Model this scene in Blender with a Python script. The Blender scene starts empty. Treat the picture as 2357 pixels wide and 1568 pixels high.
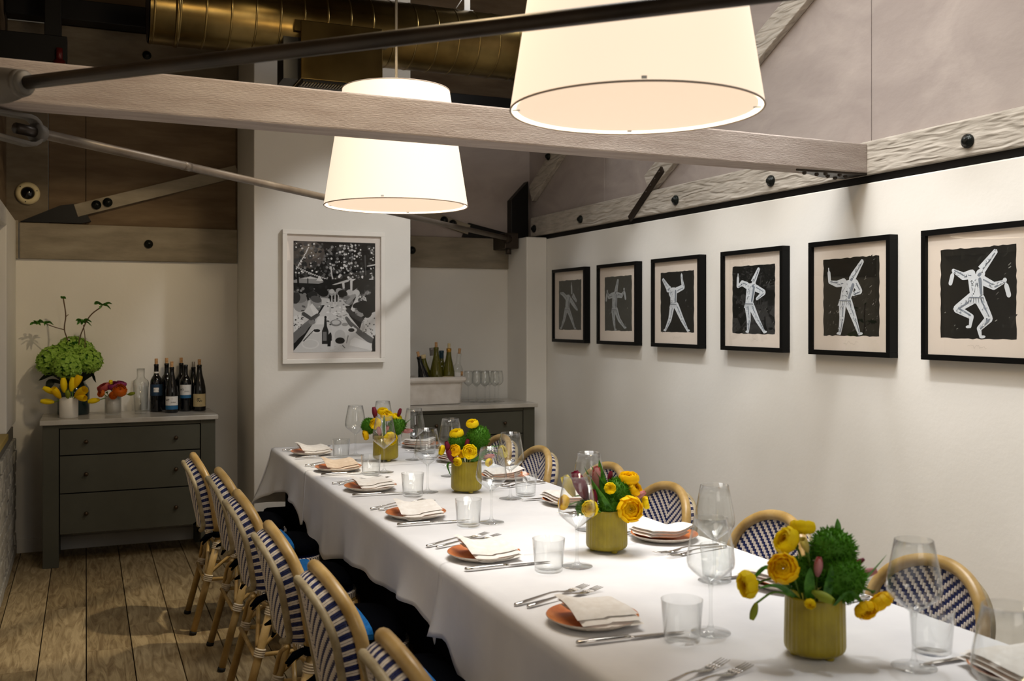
import bpy, math, random
from mathutils import Vector, Matrix, Euler, noise
random.seed(7)
SC = bpy.context.scene
COL = SC.collection
PI = math.pi
sin, cos = math.sin, math.cos

# ---------------------------------------------------------------- camera
YAW = math.radians(23.18)
cd = bpy.data.cameras.new('camera')
cam = bpy.data.objects.new('camera', cd)
COL.objects.link(cam)
cam.location = (0, 0, 1.47)
cam.rotation_euler = (PI / 2, 0, -YAW)
cd.sensor_width = 36.0
cd.lens = 36.0 * 2290.0 / 2357.0
cd.shift_y = -49.0 / 2357.0
cd.clip_start = 0.05
cd.dof.use_dof = True
cd.dof.focus_distance = 4.2
cd.dof.aperture_fstop = 4.5
SC.camera = cam

# ---------------------------------------------------------------- world, exposure
w = bpy.data.worlds.new('world'); SC.world = w
w.use_nodes = True
bg = w.node_tree.nodes['Background']
bg.inputs[0].default_value = (1.0, 0.86, 0.66, 1)
bg.inputs[1].default_value = 0.055
SC.view_settings.view_transform = 'Standard'
SC.view_settings.look = 'None'
SC.view_settings.exposure = 0.0
SC.view_settings.gamma = 1.0
SC.view_settings.use_curve_mapping = False
SC.cycles.max_bounces = 10
SC.cycles.diffuse_bounces = 4
SC.cycles.glossy_bounces = 4
SC.cycles.transmission_bounces = 8
SC.cycles.transparent_max_bounces = 40
SC.cycles.sample_clamp_indirect = 4.0

# ---------------------------------------------------------------- lights of the room, with added fills
def spot(name, loc, target, power, color, deg, blend=0.5, radius=0.04):
    l = bpy.data.lights.new(name, 'SPOT')
    l.energy = power; l.color = color; l.spot_size = math.radians(deg)
    l.spot_blend = blend; l.shadow_soft_size = radius
    o = bpy.data.objects.new(name, l); COL.objects.link(o)
    o.location = loc
    o.rotation_euler = (Vector(target) - Vector(loc)).to_track_quat('-Z', 'Y').to_euler()
    return o
def area(name, loc, target, power, color, size):
    l = bpy.data.lights.new(name, 'AREA')
    l.energy = power; l.color = color; l.size = size
    o = bpy.data.objects.new(name, l); COL.objects.link(o)
    o.location = loc
    o.rotation_euler = (Vector(target) - Vector(loc)).to_track_quat('-Z', 'Y').to_euler()
    return o
def bulb(name, loc, power, color, radius=0.05):
    l = bpy.data.lights.new(name, 'POINT')
    l.energy = power; l.color = color; l.shadow_soft_size = radius
    o = bpy.data.objects.new(name, l); COL.objects.link(o); o.location = loc
    return o
COOL = (1.0, 0.985, 0.965)
DAY = (0.94, 0.97, 1.0)
WARM = (1.0, 0.74, 0.42)
SOFT = (1.0, 0.86, 0.68)
# spots on the track along the ridge wash the picture wall
for yy in (1.9, 2.55, 3.1, 3.75, 4.4, 5.1, 5.8):
    spot('wall_spot', (2.05, yy - 0.05, 3.3), (3.11, yy, 1.05), 60, (0.98, 0.99, 1.0), 38, 0.75, 0.06)
# spots over the table
for sx, yy, pw in ((1.9, 1.8, 44), (1.65, 2.75, 20), (1.65, 3.9, 26), (1.6, 4.7, 46)):
    spot('table_spot', (sx, yy + 0.3, 3.5), (1.5, yy, 0.75), pw, DAY, 58, 0.9, 0.06)
# spot on the framed photograph and the column, warmer spot on the left alcove
spot('column_spot', (2.15, 4.42, 3.25), (1.50, 6.24, 1.75), 80, COOL, 36, 0.6, 0.06)
spot('alcove_spot', (1.15, 4.5, 3.4), (-0.05, 6.9, 1.70), 92, (1.0, 0.78, 0.48), 38, 0.9, 0.05)
# added area fills with no fixture: overhead, towards the right wall, behind the camera
l_ = area('overhead_fill', (1.9, 2.9, 4.0), (1.9, 2.9, 0.0), 42, (1.0, 0.965, 0.91), 1.4); l_.data.spread = math.radians(120)
l_ = area('wall_fill', (0.9, 3.1, 3.8), (3.14, 3.8, 1.2), 17, COOL, 1.2); l_.data.spread = math.radians(110)
area('rear_fill', (1.2, -0.7, 2.3), (1.4, 4.0, 1.6), 15, (1.0, 0.93, 0.84), 1.2)
spot('floor_spot', (1.9, 4.3, 3.45), (0.05, 4.7, 0.0), 210, (1.0, 0.86, 0.64), 46, 0.9, 0.05)
bulb('duct_lamp', (2.5, 5.15, 3.6), 14, COOL, 0.07)
bulb('left_fill', (0.75, 2.5, 2.95), 30, WARM, 0.15)  # added warm fill for the left side and beam front, no lamp there

# ---------------------------------------------------------------- materials
def lin(h):
    v = []
    for i in (0, 2, 4):
        x = int(h[i:i + 2], 16) / 255.0
        v.append(x / 12.92 if x <= 0.04045 else ((x + 0.055) / 1.055) ** 2.4)
    return (*v, 1.0)
def mat(name, col, rough=0.6, metal=0.0, spec=0.5, **kw):
    m = bpy.data.materials.new(name); m.use_nodes = True
    b = m.node_tree.nodes['Principled BSDF']
    b.inputs['Base Color'].default_value = lin(col) if isinstance(col, str) else (*col[:3], 1)
    b.inputs['Roughness'].default_value = rough
    b.inputs['Metallic'].default_value = metal
    b.inputs['Specular IOR Level'].default_value = spec
    for k, v in kw.items():
        b.inputs[k.replace('_', ' ')].default_value = v
    return m
def nodes(m):
    return m.node_tree.nodes, m.node_tree.links, m.node_tree.nodes['Principled BSDF']
def noisy(m, c1, c2, scale=(4, 4, 4), nscale=3.0, detail=6, bump=0.0, bumpscale=None, rough=0.55, dist=0.0, obj=True, ramp=(0.35, 0.65), rand=False):
    """colour varies between c1 and c2 with noise, fine relief from a second noise"""
    N, L, b = nodes(m)
    tc = N.new('ShaderNodeTexCoord'); mp = N.new('ShaderNodeMapping')
    mp.inputs['Scale'].default_value = scale
    L.new(tc.outputs['Object'], mp.inputs[0])
    if rand:
        oi = N.new('ShaderNodeObjectInfo'); vm = N.new('ShaderNodeVectorMath'); vm.operation = 'SCALE'
        vm.inputs[0].default_value = (37, 53, 11)
        L.new(oi.outputs['Random'], vm.inputs['Scale']); L.new(vm.outputs[0], mp.inputs['Location'])
    n = N.new('ShaderNodeTexNoise'); n.inputs['Scale'].default_value = nscale
    n.inputs['Detail'].default_value = detail; n.inputs['Roughness'].default_value = rough
    n.inputs['Distortion'].default_value = dist
    L.new(mp.outputs[0], n.inputs[0])
    r = N.new('ShaderNodeValToRGB')
    r.color_ramp.elements[0].position = ramp[0]; r.color_ramp.elements[1].position = ramp[1]
    r.color_ramp.elements[0].color = lin(c1); r.color_ramp.elements[1].color = lin(c2)
    L.new(n.outputs['Fac'], r.inputs[0]); L.new(r.outputs[0], b.inputs['Base Color'])
    if bump:
        n2 = n
        if bumpscale:
            n2 = N.new('ShaderNodeTexNoise'); n2.inputs['Scale'].default_value = bumpscale
            n2.inputs['Detail'].default_value = 6
            L.new(mp.outputs[0], n2.inputs[0])
        bp = N.new('ShaderNodeBump'); bp.inputs['Strength'].default_value = bump
        bp.inputs['Distance'].default_value = 0.02
        L.new(n2.outputs['Fac'], bp.inputs['Height']); L.new(bp.outputs[0], b.inputs['Normal'])
    return m
def grain(m, c1, c2, stretch, wscale=6.0, bump=0.35, dist=6.0, dscale=1.2):
    """whitewashed timber: distorted growth rings with relief"""
    N, L, b = nodes(m)
    tc = N.new('ShaderNodeTexCoord'); mp = N.new('ShaderNodeMapping')
    mp.inputs['Scale'].default_value = stretch
    L.new(tc.outputs['Object'], mp.inputs[0])
    nz = N.new('ShaderNodeTexNoise'); nz.inputs['Scale'].default_value = dscale; nz.inputs['Detail'].default_value = 3
    L.new(mp.outputs[0], nz.inputs[0])
    mul = N.new('ShaderNodeMath'); mul.operation = 'MULTIPLY'; mul.inputs[1].default_value = dist
    L.new(nz.outputs['Fac'], mul.inputs[0])
    fr = N.new('ShaderNodeMath'); fr.operation = 'MULTIPLY'; fr.inputs[1].default_value = wscale
    L.new(mul.outputs[0], fr.inputs[0])
    sn = N.new('ShaderNodeMath'); sn.operation = 'SINE'
    L.new(fr.outputs[0], sn.inputs[0])
    n2 = N.new('ShaderNodeTexNoise'); n2.inputs['Scale'].default_value = 5; n2.inputs['Detail'].default_value = 8
    L.new(mp.outputs[0], n2.inputs[0])
    r = N.new('ShaderNodeValToRGB')
    r.color_ramp.elements[0].position = 0.33; r.color_ramp.elements[1].position = 0.66
    r.color_ramp.elements[0].color = lin(c1); r.color_ramp.elements[1].color = lin(c2)
    L.new(n2.outputs['Fac'], r.inputs[0]); L.new(r.outputs[0], b.inputs['Base Color'])
    ad = N.new('ShaderNodeMath'); ad.operation = 'MULTIPLY_ADD'; ad.inputs[1].default_value = 0.35
    L.new(sn.outputs[0], ad.inputs[0]); L.new(n2.outputs['Fac'], ad.inputs[2])
    bp = N.new('ShaderNodeBump'); bp.inputs['Strength'].default_value = bump; bp.inputs['Distance'].default_value = 0.006
    L.new(ad.outputs[0], bp.inputs['Height']); L.new(bp.outputs[0], b.inputs['Normal'])
    b.inputs['Roughness'].default_value = 0.75
    b.inputs['Specular IOR Level'].default_value = 0.25
    return m
def glass(name, tint=(0.99, 0.995, 0.993), edge=0.90, refl=0.85, rough=0.0):
    """thin-walled glass: mirror reflection rising towards the rim over a clear film"""
    m = bpy.data.materials.new(name); m.use_nodes = True
    N, L = m.node_tree.nodes, m.node_tree.links
    N.remove(N['Principled BSDF'])
    out = N['Material Output']
    t = N.new('ShaderNodeBsdfTransparent'); t.inputs[0].default_value = (*tint, 1)
    te = N.new('ShaderNodeBsdfTransparent'); te.inputs[0].default_value = (*[x * edge for x in tint], 1)
    g = N.new('ShaderNodeBsdfGlossy'); g.inputs['Roughness'].default_value = rough
    lw = N.new('ShaderNodeLayerWeight'); lw.inputs[0].default_value = 0.5
    m0 = N.new('ShaderNodeMixShader'); m1 = N.new('ShaderNodeMixShader')
    pw = N.new('ShaderNodeMath'); pw.operation = 'POWER'; pw.inputs[1].default_value = 2.6
    p5 = N.new('ShaderNodeMath'); p5.operation = 'POWER'; p5.inputs[1].default_value = 3.6
    L.new(lw.outputs['Facing'], pw.inputs[0]); L.new(lw.outputs['Facing'], p5.inputs[0])
    L.new(pw.outputs[0], m0.inputs[0]); L.new(t.outputs[0], m0.inputs[1]); L.new(te.outputs[0], m0.inputs[2])
    fm = N.new('ShaderNodeMath'); fm.operation = 'MULTIPLY_ADD'; fm.inputs[1].default_value = refl; fm.inputs[2].default_value = 0.045
    L.new(p5.outputs[0], fm.inputs[0])
    L.new(fm.outputs[0], m1.inputs[0]); L.new(m0.outputs[0], m1.inputs[1]); L.new(g.outputs[0], m1.inputs[2])
    L.new(m1.outputs[0], out.inputs[0])
    return m
def shade_mat(name, col, strength):
    m = bpy.data.materials.new(name); m.use_nodes = True
    N, L, b = nodes(m)
    b.inputs['Base Color'].default_value = (0.40, 0.38, 0.34, 1)
    b.inputs['Roughness'].default_value = 0.9
    b.inputs['Emission Color'].default_value = (*col, 1)
    b.inputs['Emission Strength'].default_value = strength
    return m
M = {}
M['plaster'] = noisy(mat('plaster', 'dddad4', 0.62, spec=0.25), 'dad7d0', 'e2dfd9', (1, 1, 1), 1.3, 3, bump=0.04, bumpscale=40)
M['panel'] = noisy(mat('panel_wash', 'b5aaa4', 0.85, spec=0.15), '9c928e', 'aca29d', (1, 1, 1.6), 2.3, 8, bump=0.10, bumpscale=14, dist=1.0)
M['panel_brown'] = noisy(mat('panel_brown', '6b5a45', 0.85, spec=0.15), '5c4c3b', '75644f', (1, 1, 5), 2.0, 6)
M['timber_x'] = noisy(mat('timber_whitewashed', 'aaa29c', 0.8, spec=0.2), 'a4978f', 'b8ada6', (1.2, 8, 10), 3, 9, bump=0.4, bumpscale=40)
M['timber_y'] = grain(mat('timber_carved', 'b7b1a6'), 'a69f95', 'bdb6ac', (6, 1.6, 9), 6, 1.0, dist=8)
M['timber_back'] = noisy(mat('timber_back', '8a8172', 0.8, spec=0.2), '7c7364', '958c7c', (1, 1, 4), 3, 6, bump=0.1, bumpscale=30)
M['timber_dim'] = noisy(mat('timber_dim', '6e6353', 0.85, spec=0.15), '5f5546', '7b705f', (1, 1, 3), 3, 6)
M['dark_wood'] = noisy(mat('dark_wood', '2a231b', 0.8, spec=0.2), '221c15', '352c22', (1, 1, 1), 3, 5)
M['black_steel'] = mat('black_steel', '0d0c0b', 0.45, 0.3, 0.4)
M['rod_dark'] = noisy(mat('rod_dark', '2b241d', 0.4, 0.4), '241d17', '3a3026', (1, 1, 1), 6, 4)
M['rod_light'] = noisy(mat('rod_light', '746b60', 0.4, 0.35), '665b50', '80776c', (1, 1, 1), 6, 5)
M['iron'] = mat('cast_iron', '57524b', 0.6, 0.25)
M['bolt'] = noisy(mat('bolt_black', '0e1211', 0.28, 0.5), '0a0d0c', '1a201e', (1, 1, 1), 30, 3, bump=0.8, bumpscale=25)
M['duct'] = noisy(mat('galvanised', '6b5a32', 0.3, 0.97), '4f3e1d', '7e6c42', (1, 1, 1), 2.6, 5)
N_, L_, b_ = nodes(M['duct']); b_.inputs['Roughness'].default_value = 0.27
M['cloth'] = noisy(mat('linen_white', 'e0e0e2', 0.9, spec=0.1), 'dcdcdf', 'e4e4e6', (1, 1, 1), 5, 4, bump=0.05, bumpscale=12)
M['napkin'] = noisy(mat('napkin_white', 'e9e5e0', 0.9, spec=0.1), 'e4dfd9', 'eeebe7', (8, 8, 8), 5, 4, bump=0.1, bumpscale=10)
M['napkin_shaded'] = noisy(mat('napkin_shaded', 'd0bda9', 0.9, spec=0.1), 'c8b49f', 'd6c5b3', (8, 8, 8), 5, 4)  # white napkin with shade mixed into its colour
M['terracotta'] = noisy(mat('terracotta_glaze', 'c2703c', 0.32), 'b8642f', 'cb7d48', (20, 20, 20), 2, 4)
M['stoneware'] = noisy(mat('stoneware', 'cdc2b4', 0.4), 'c2b6a8', 'd8cfc3', (30, 30, 30), 2, 4)
M['steel'] = mat('cutlery_steel', 'c9c6c2', 0.16, 1.0)
M['vase_yellow'] = noisy(mat('vase_yellow', '94840f', 0.36), '8b7b0c', '9c8c16', (10, 10, 10), 2, 3)
M['vase_white'] = mat('vase_white', 'd9d6d0', 0.3)
M['glass'] = glass('clear_glass')
M['glass_solid'] = glass('solid_glass', (0.975, 0.98, 0.98), 0.82, 0.9)
M['pane'] = glass('picture_pane', (0.995, 0.995, 0.995), 0.99, 0.25)
M['teal_glass'] = mat('teal_glass', '1f3f45', 0.06, 0, 0.6, Transmission_Weight=0.6)
M['bamboo'] = noisy(mat('bamboo', 'b08f52', 0.35), '9f7f43', 'c0a169', (3, 3, 3), 4, 5)
M['bamboo_grey'] = noisy(mat('bamboo_grey', '9f906f', 0.5), '8d7e5e', 'ab9d7d', (6, 6, 6), 4, 5)
M['navy'] = mat('weave_navy', '16245c', 0.4)
M['cream'] = mat('weave_cream', 'e2d8cd', 0.5)
M['binding'] = mat('binding_cream', 'd9c9ae', 0.5)
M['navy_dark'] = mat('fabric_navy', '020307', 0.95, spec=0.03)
M['blue'] = noisy(mat('fabric_blue', '125792', 0.85, spec=0.15), '0f4e86', '16619f', (40, 40, 40), 3, 4)
M['rubber'] = mat('rubber_black', '0a0908', 0.7)
M['chest'] = noisy(mat('chest_paint', '4b4a3f', 0.55, spec=0.3), '48473c', '4f4e43', (1, 1, 1), 3, 3)
M['chest_gap'] = mat('chest_gap', '0c0b09', 0.9)
M['quartz'] = noisy(mat('quartz_top', 'b9b4ab', 0.22), 'b2aca2', 'c2beb6', (1, 1, 1), 9, 6)
M['brass_dark'] = mat('knob_bronze', '4a3b2a', 0.4, 0.7)
M['frame_black'] = mat('frame_black', '060606', 0.4, spec=0.15)
M['frame_white'] = mat('frame_white', 'e6e2db', 0.4)
M['mat_cream'] = mat('mat_cream', 'd9cdc0', 0.8, spec=0.1)
M['mat_white'] = mat('mat_white', 'e2dad3', 0.8, spec=0.1)
M['bottle_black'] = mat('bottle_black', '06070a', 0.07, 0, 0.6)
M['bottle_olive'] = mat('bottle_olive', '5f5c10', 0.07, 0, 0.6, Transmission_Weight=0.35)
M['bottle_clear'] = glass('bottle_clear', (0.96, 0.97, 0.96), 0.78)
M['cork'] = noisy(mat('cork', 'b58a5c', 0.8), '9c7145', 'c49a6c', (40, 40, 40), 3, 4)
M['label_white'] = mat('label_white', 'dcd9d5', 0.7)
M['label_blue'] = mat('label_blue', '1c5c86', 0.6)
M['label_navy'] = mat('label_navy', '14304a', 0.6)
M['label_cream'] = mat('label_cream', 'cdb98a', 0.7)
M['ink'] = mat('ink', '33302c', 0.8)
M['foil_gold'] = mat('foil_gold', 'b98a35', 0.3, 0.7)
M['foil_teal'] = mat('foil_teal', '0d3340', 0.4)
M['foil_grey'] = mat('foil_grey', '8f8a85', 0.35, 0.5)
M['ceramic'] = noisy(mat('ceramic_white', 'd6cfc7', 0.3), 'cfc7be', 'ded8d1', (4, 4, 4), 3, 4)
M['petal_yellow'] = noisy(mat('petal_yellow', 'fbe206', 0.55, spec=0.2), 'f8dc03', 'fdea28', (30, 30, 30), 2, 3)
M['petal_deep'] = noisy(mat('petal_deep_yellow', 'f8d008', 0.55, spec=0.2), 'f6c806', 'fad916', (30, 30, 30), 2, 3)
M['petal_pale'] = mat('petal_pale_yellow', 'e6d878', 0.55, spec=0.2)
M['petal_wine'] = noisy(mat('petal_wine', '7e1533', 0.45), '6a0f2a', '93203f', (40, 40, 40), 2, 3)
M['petal_pink'] = noisy(mat('petal_pink', 'd2848c', 0.5), 'c56b78', 'e2b0aa', (30, 30, 30), 2, 3)
M['petal_magenta'] = noisy(mat('petal_magenta', '9b2368', 0.5), '8a1c5c', 'b34a83', (30, 30, 30), 2, 3)
M['petal_orange'] = noisy(mat('petal_orange', 'dd7412', 0.5), 'd2650c', 'e88724', (30, 30, 30), 2, 3)
M['petal_coral'] = noisy(mat('petal_coral', 'b9474f', 0.5), 'a83a4a', 'd06a58', (30, 30, 30), 2, 3)
M['green_ball'] = noisy(mat('green_tuft', '4c8a14', 0.7), '34700c', '66a622', (30, 30, 30), 3, 3)
M['green_bud'] = mat('green_bud', '9aa82c', 0.6)
M['stem'] = mat('stem_green', '5d8428', 0.55)
M['leaf'] = noisy(mat('leaf_green', '3f7a1e', 0.5), '2f6714', '548f2c', (20, 20, 20), 3, 3)
M['leaf_dark'] = mat('leaf_dark', '15220d', 0.5)
M['hydrangea'] = noisy(mat('hydrangea_green', '9cc443', 0.6), '86b232', 'b4d766', (25, 25, 25), 3, 3)
M['twig'] = mat('twig_brown', '5b4530', 0.8)
M['brick'] = noisy(mat('brick_whitewashed', 'a9a59b', 0.85), '8f8b82', 'bab6ab', (8, 8, 8), 2, 5, bump=0.3, bumpscale=12)
M['mortar'] = mat('mortar', '6f6b63', 0.95)
M['sill'] = mat('sill_ochre', 'a08a4a', 0.7)
M['detector'] = mat('detector_cream', 'c9bb93', 0.5)
M['red'] = mat('red_paint', '5d120d', 0.4)
M['shade'] = shade_mat('lamp_shade_linen', (1.0, 0.79, 0.58), 1.0)
M['diffuser'] = shade_mat('lamp_diffuser', (0.86, 0.64, 0.45), 1.0)
M['shade_rim'] = shade_mat('lamp_inner_glow', (1.0, 0.93, 0.78), 1.6)
M['shade_trim'] = mat('shade_trim', 'b5a597', 0.8)
M['cord'] = mat('cord_dark', '1d1a17', 0.6)
M['strap'] = mat('strap_white', 'd8d8d6', 0.4)

def translucent(m, f):
    N, L, b = nodes(m); out = N['Material Output']
    t = N.new('ShaderNodeBsdfTranslucent'); mx = N.new('ShaderNodeMixShader'); mx.inputs[0].default_value = f
    src = b.inputs['Base Color']
    if src.is_linked: L.new(src.links[0].from_socket, t.inputs[0])
    else: t.inputs[0].default_value = src.default_value
    L.new(b.outputs[0], mx.inputs[1]); L.new(t.outputs[0], mx.inputs[2]); L.new(mx.outputs[0], out.inputs[0])
for k_ in ('petal_yellow', 'petal_deep', 'petal_pale', 'petal_pink', 'petal_magenta', 'petal_orange', 'petal_coral', 'petal_wine', 'leaf', 'hydrangea', 'green_bud', 'green_ball'):
    translucent(M[k_], 0.35)

def plank_mat(i):
    m = mat('plank_oak', 'a3906f', 0.55, spec=0.3)
    a = random.Random(i)
    base = [('735d3e', 'ab9670'), ('7d6847', 'b7a27c'), ('6c573a', 'a28e69')][i % 3]
    noisy(m, base[0], base[1], (9, 1.2, 1), 2.6, 9, bump=0.3, dist=2.2, ramp=(0.3, 0.62), rand=True)
    return m
PLANK = [plank_mat(i) for i in range(3)]

# ---------------------------------------------------------------- geometry helpers
class MB:
    def __init__(s):
        s.v = []; s.f = []; s.mi = []; s.mats = []; s.sm = []
        s.cur = 0; s.smooth = False
    def m(s, name, smooth=None):
        if name not in s.mats: s.mats.append(name)
        s.cur = s.mats.index(name)
        if smooth is not None: s.smooth = smooth
        return s
    def face(s, idx):
        s.f.append(tuple(idx)); s.mi.append(s.cur); s.sm.append(s.smooth)
    def add(s, verts, faces, T=None):
        b = len(s.v)
        for p in verts:
            p = Vector(p)
            s.v.append(T @ p if T is not None else p)
        for f in faces: s.face([b + i for i in f])
    def box(s, a, b, T=None):
        x0, y0, z0 = a; x1, y1, z1 = b
        s.add([(x0, y0, z0), (x1, y0, z0), (x1, y1, z0), (x0, y1, z0), (x0, y0, z1), (x1, y0, z1), (x1, y1, z1), (x0, y1, z1)],
              [(0, 3, 2, 1), (4, 5, 6, 7), (0, 1, 5, 4), (1, 2, 6, 5), (2, 3, 7, 6), (3, 0, 4, 7)], T)
        return s
    def prism(s, poly, axis, lo, hi, T=None):
        """poly: 2-D outline; axis 0/1/2 is the extrusion axis"""
        n = len(poly); vs = []
        for h in (lo, hi):
            for (p, q) in poly:
                vs.append({0: (h, p, q), 1: (p, h, q), 2: (p, q, h)}[axis])
        fs = [tuple(range(n - 1, -1, -1)), tuple(range(n, 2 * n))]
        for i in range(n):
            j = (i + 1) % n
            fs.append((i, j, n + j, n + i))
        s.add(vs, fs, T); return s
    def tube(s, path, r, seg=8, closed=False, caps=True, T=None, up=None):
        path = [Vector(p) for p in path]; n = len(path)
        rr = r if isinstance(r, (list, tuple)) else [r] * n
        t0 = (path[1] - path[0]).normalized()
        ref = Vector(up) if up else (Vector((0, 0, 1)) if abs(t0.z) < 0.9 else Vector((1, 0, 0)))
        u = t0.cross(ref).normalized(); vs = []
        for i in range(n):
            if closed: t = path[(i + 1) % n] - path[i - 1]
            else: t = path[min(i + 1, n - 1)] - path[max(i - 1, 0)]
            t.normalize()
            u = (u - t * u.dot(t))
            if u.length < 1e-6: u = t.orthogonal()
            u.normalize(); w_ = t.cross(u)
            for k in range(seg):
                a = 2 * PI * k / seg
                vs.append(path[i] + (u * cos(a) + w_ * sin(a)) * rr[i])
        fs = []
        for i in range(n if closed else n - 1):
            j = (i + 1) % n
            for k in range(seg):
                l = (k + 1) % seg
                fs.append((i * seg + k, i * seg + l, j * seg + l, j * seg + k))
        if caps and not closed:
            fs.append(tuple(range(seg - 1, -1, -1)))
            fs.append(tuple((n - 1) * seg + k for k in range(seg)))
        s.add(vs, fs, T); return s
    def lathe(s, prof, seg=32, T=None, flute=None):
        vs = []; fs = []; n = len(prof)
        for (r, z) in prof:
            for k in range(seg):
                a = 2 * PI * k / seg
                q = r * (flute(a, z) if flute else 1)
                vs.append((q * cos(a), q * sin(a), z))
        for i in range(n - 1):
            for k in range(seg):
                l = (k + 1) % seg
                fs.append((i * seg + k, i * seg + l, (i + 1) * seg + l, (i + 1) * seg + k))
        s.add(vs, fs, T); return s
    def ball(s, c, r, seg=10, rings=6, T=None):
        r = r if isinstance(r, (tuple, list)) else (r, r, r)
        vs = []; fs = []
        for i in range(rings + 1):
            th = PI * i / rings
            for k in range(seg):
                a = 2 * PI * k / seg
                vs.append((c[0] + r[0] * sin(th) * cos(a), c[1] + r[1] * sin(th) * sin(a), c[2] + r[2] * cos(th)))
        for i in range(rings):
            for k in range(seg):
                l = (k + 1) % seg
                fs.append((i * seg + k, (i + 1) * seg + k, (i + 1) * seg + l, i * seg + l))
        s.add(vs, fs, T); return s
    def grid(s, P, T=None, flip=False):
        nu = len(P); nv = len(P[0])
        vs = [p for row in P for p in row]; fs = []
        for i in range(nu - 1):
            for j in range(nv - 1):
                q = (i * nv + j, (i + 1) * nv + j, (i + 1) * nv + j + 1, i * nv + j + 1)
                fs.append(q[::-1] if flip else q)
        s.add(vs, fs, T); return s
    def mesh(s, name):
        me = bpy.data.meshes.new(name)
        me.from_pydata([tuple(p) for p in s.v], [], s.f)
        for n in s.mats: me.materials.append(M[n] if isinstance(n, str) else n)
        me.polygons.foreach_set('material_index', s.mi)
        me.polygons.foreach_set('use_smooth', s.sm)
        me.validate(); me.update()
        return me
    def build(s, name, parent=None, loc=None, rot=None, bevel=0, weld=False):
        o = bpy.data.objects.new(name, s.mesh(name)); COL.objects.link(o)
        if parent is not None: o.parent = parent
        if loc is not None: o.location = loc
        if rot is not None: o.rotation_euler = rot
        if bevel:
            md = o.modifiers.new('bevel', 'BEVEL'); md.width = bevel; md.segments = 2; md.limit_method = 'ANGLE'
        return o
def mb(mt, smooth=False):
    return MB().m(mt, smooth)
def place(name, me, parent=None, loc=(0, 0, 0), rot=(0, 0, 0), scale=None):
    o = bpy.data.objects.new(name, me); COL.objects.link(o)
    if parent is not None: o.parent = parent
    o.location = loc; o.rotation_euler = rot
    if scale is not None: o.scale = scale if isinstance(scale, (tuple, list)) else (scale,) * 3
    return o
def tag(o, label=None, cat=None, group=None, kind=None):
    if label: o['label'] = label
    if cat: o['category'] = cat
    if group: o['group'] = group
    if kind: o['kind'] = kind
    return o
def thing(name, label, cat, loc=(0, 0, 0), rz=0.0, group=None):
    o = bpy.data.objects.new(name, None); COL.objects.link(o)
    o.location = loc; o.rotation_euler = (0, 0, rz); o.empty_display_size = 0.05
    return tag(o, label, cat, group)
def struct(o):
    o['kind'] = 'structure'; return o
def dup(root, loc, rz, label=None, group=None):
    r = root.copy(); COL.objects.link(r); r.location = loc
    r.rotation_euler = (0, 0, rz) if not isinstance(rz, tuple) else rz
    if label: r['label'] = label
    if group: r['group'] = group
    for ch in list(root.children):
        c_ = ch.copy(); COL.objects.link(c_); c_.parent = r
        for g in list(ch.children):
            d = g.copy(); COL.objects.link(d); d.parent = c_
    return r
def arc(c, r, a0, a1, n, f):
    return [f(c, r, a0 + (a1 - a0) * i / n) for i in range(n + 1)]
def bezier(pts, n=12):
    """smooth path through control points (Catmull-Rom)"""
    P = [Vector(p) for p in pts]; P = [2 * P[0] - P[1]] + P + [2 * P[-1] - P[-2]]; out = []
    for i in range(1, len(P) - 2):
        for k in range(n):
            t = k / n
            out.append(0.5 * ((2 * P[i]) + (P[i + 1] - P[i - 1]) * t + (2 * P[i - 1] - 5 * P[i] + 4 * P[i + 1] - P[i + 2]) * t * t + (3 * P[i] - P[i - 1] - 3 * P[i + 1] + P[i + 2]) * t ** 3))
    out.append(P[-2]); return out
def interp(tab, x):
    if x <= tab[0][0]: return tab[0][1]
    for (a, p), (b, q) in zip(tab, tab[1:]):
        if x <= b: return p + (q - p) * (x - a) / (b - a)
    return tab[-1][1]

# ================================================================ ROOM
# floor: base slab and single planks
fl = struct(mb('mortar').box((-0.6, -1.2, -0.08), (3.4, 7.2, -0.022)).build('floor'))
fl.data.materials.clear(); fl.data.materials.append(mat('floor_joint', '140d06', 0.9))
rp = random.Random(3)
PW = 0.189
ends = {-1: [5.60], 0: [5.97], 1: [5.54], 2: [4.78], 3: [6.03, 5.12], 4: [5.48], 5: [5.9, 4.6]}
for ci in range(-1, 20):
    x0 = -0.377 + PW * (ci - 0); x1 = x0 + PW
    if ci == -1: x0 = -0.42
    if x0 > 3.1: break
    known = sorted(ends.get(ci + 0, []) if ci >= 0 else ends[-1])
    ys = list(known)
    y = (ys[-1] if ys else 5.2 + rp.random()) + 1.25
    while y < 6.9: ys.append(y); y += 1.25
    y = (min(ys) if ys else 5.6) - 1.1 - 0.4 * rp.random()
    while y > -0.7: ys.append(y); y -= 1.1 + 0.5 * rp.random()
    ys = [-1.0] + sorted(ys) + [7.0]
    for a, b in zip(ys, ys[1:]):
        if b - a < 0.05: continue
        h = rp.uniform(-0.0012, 0.0006)
        xc, yc = (x0 + x1) / 2, (a + b) / 2
        hx, hy = (min(x1, 3.2) - x0) / 2 - 0.0022, (b - a) / 2 - 0.0011
        o = mb(PLANK[rp.randrange(3)]).box((-hx, -hy, -0.02), (hx, hy, h)).build('plank', fl, (xc, yc, 0), bevel=0.0014)

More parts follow.
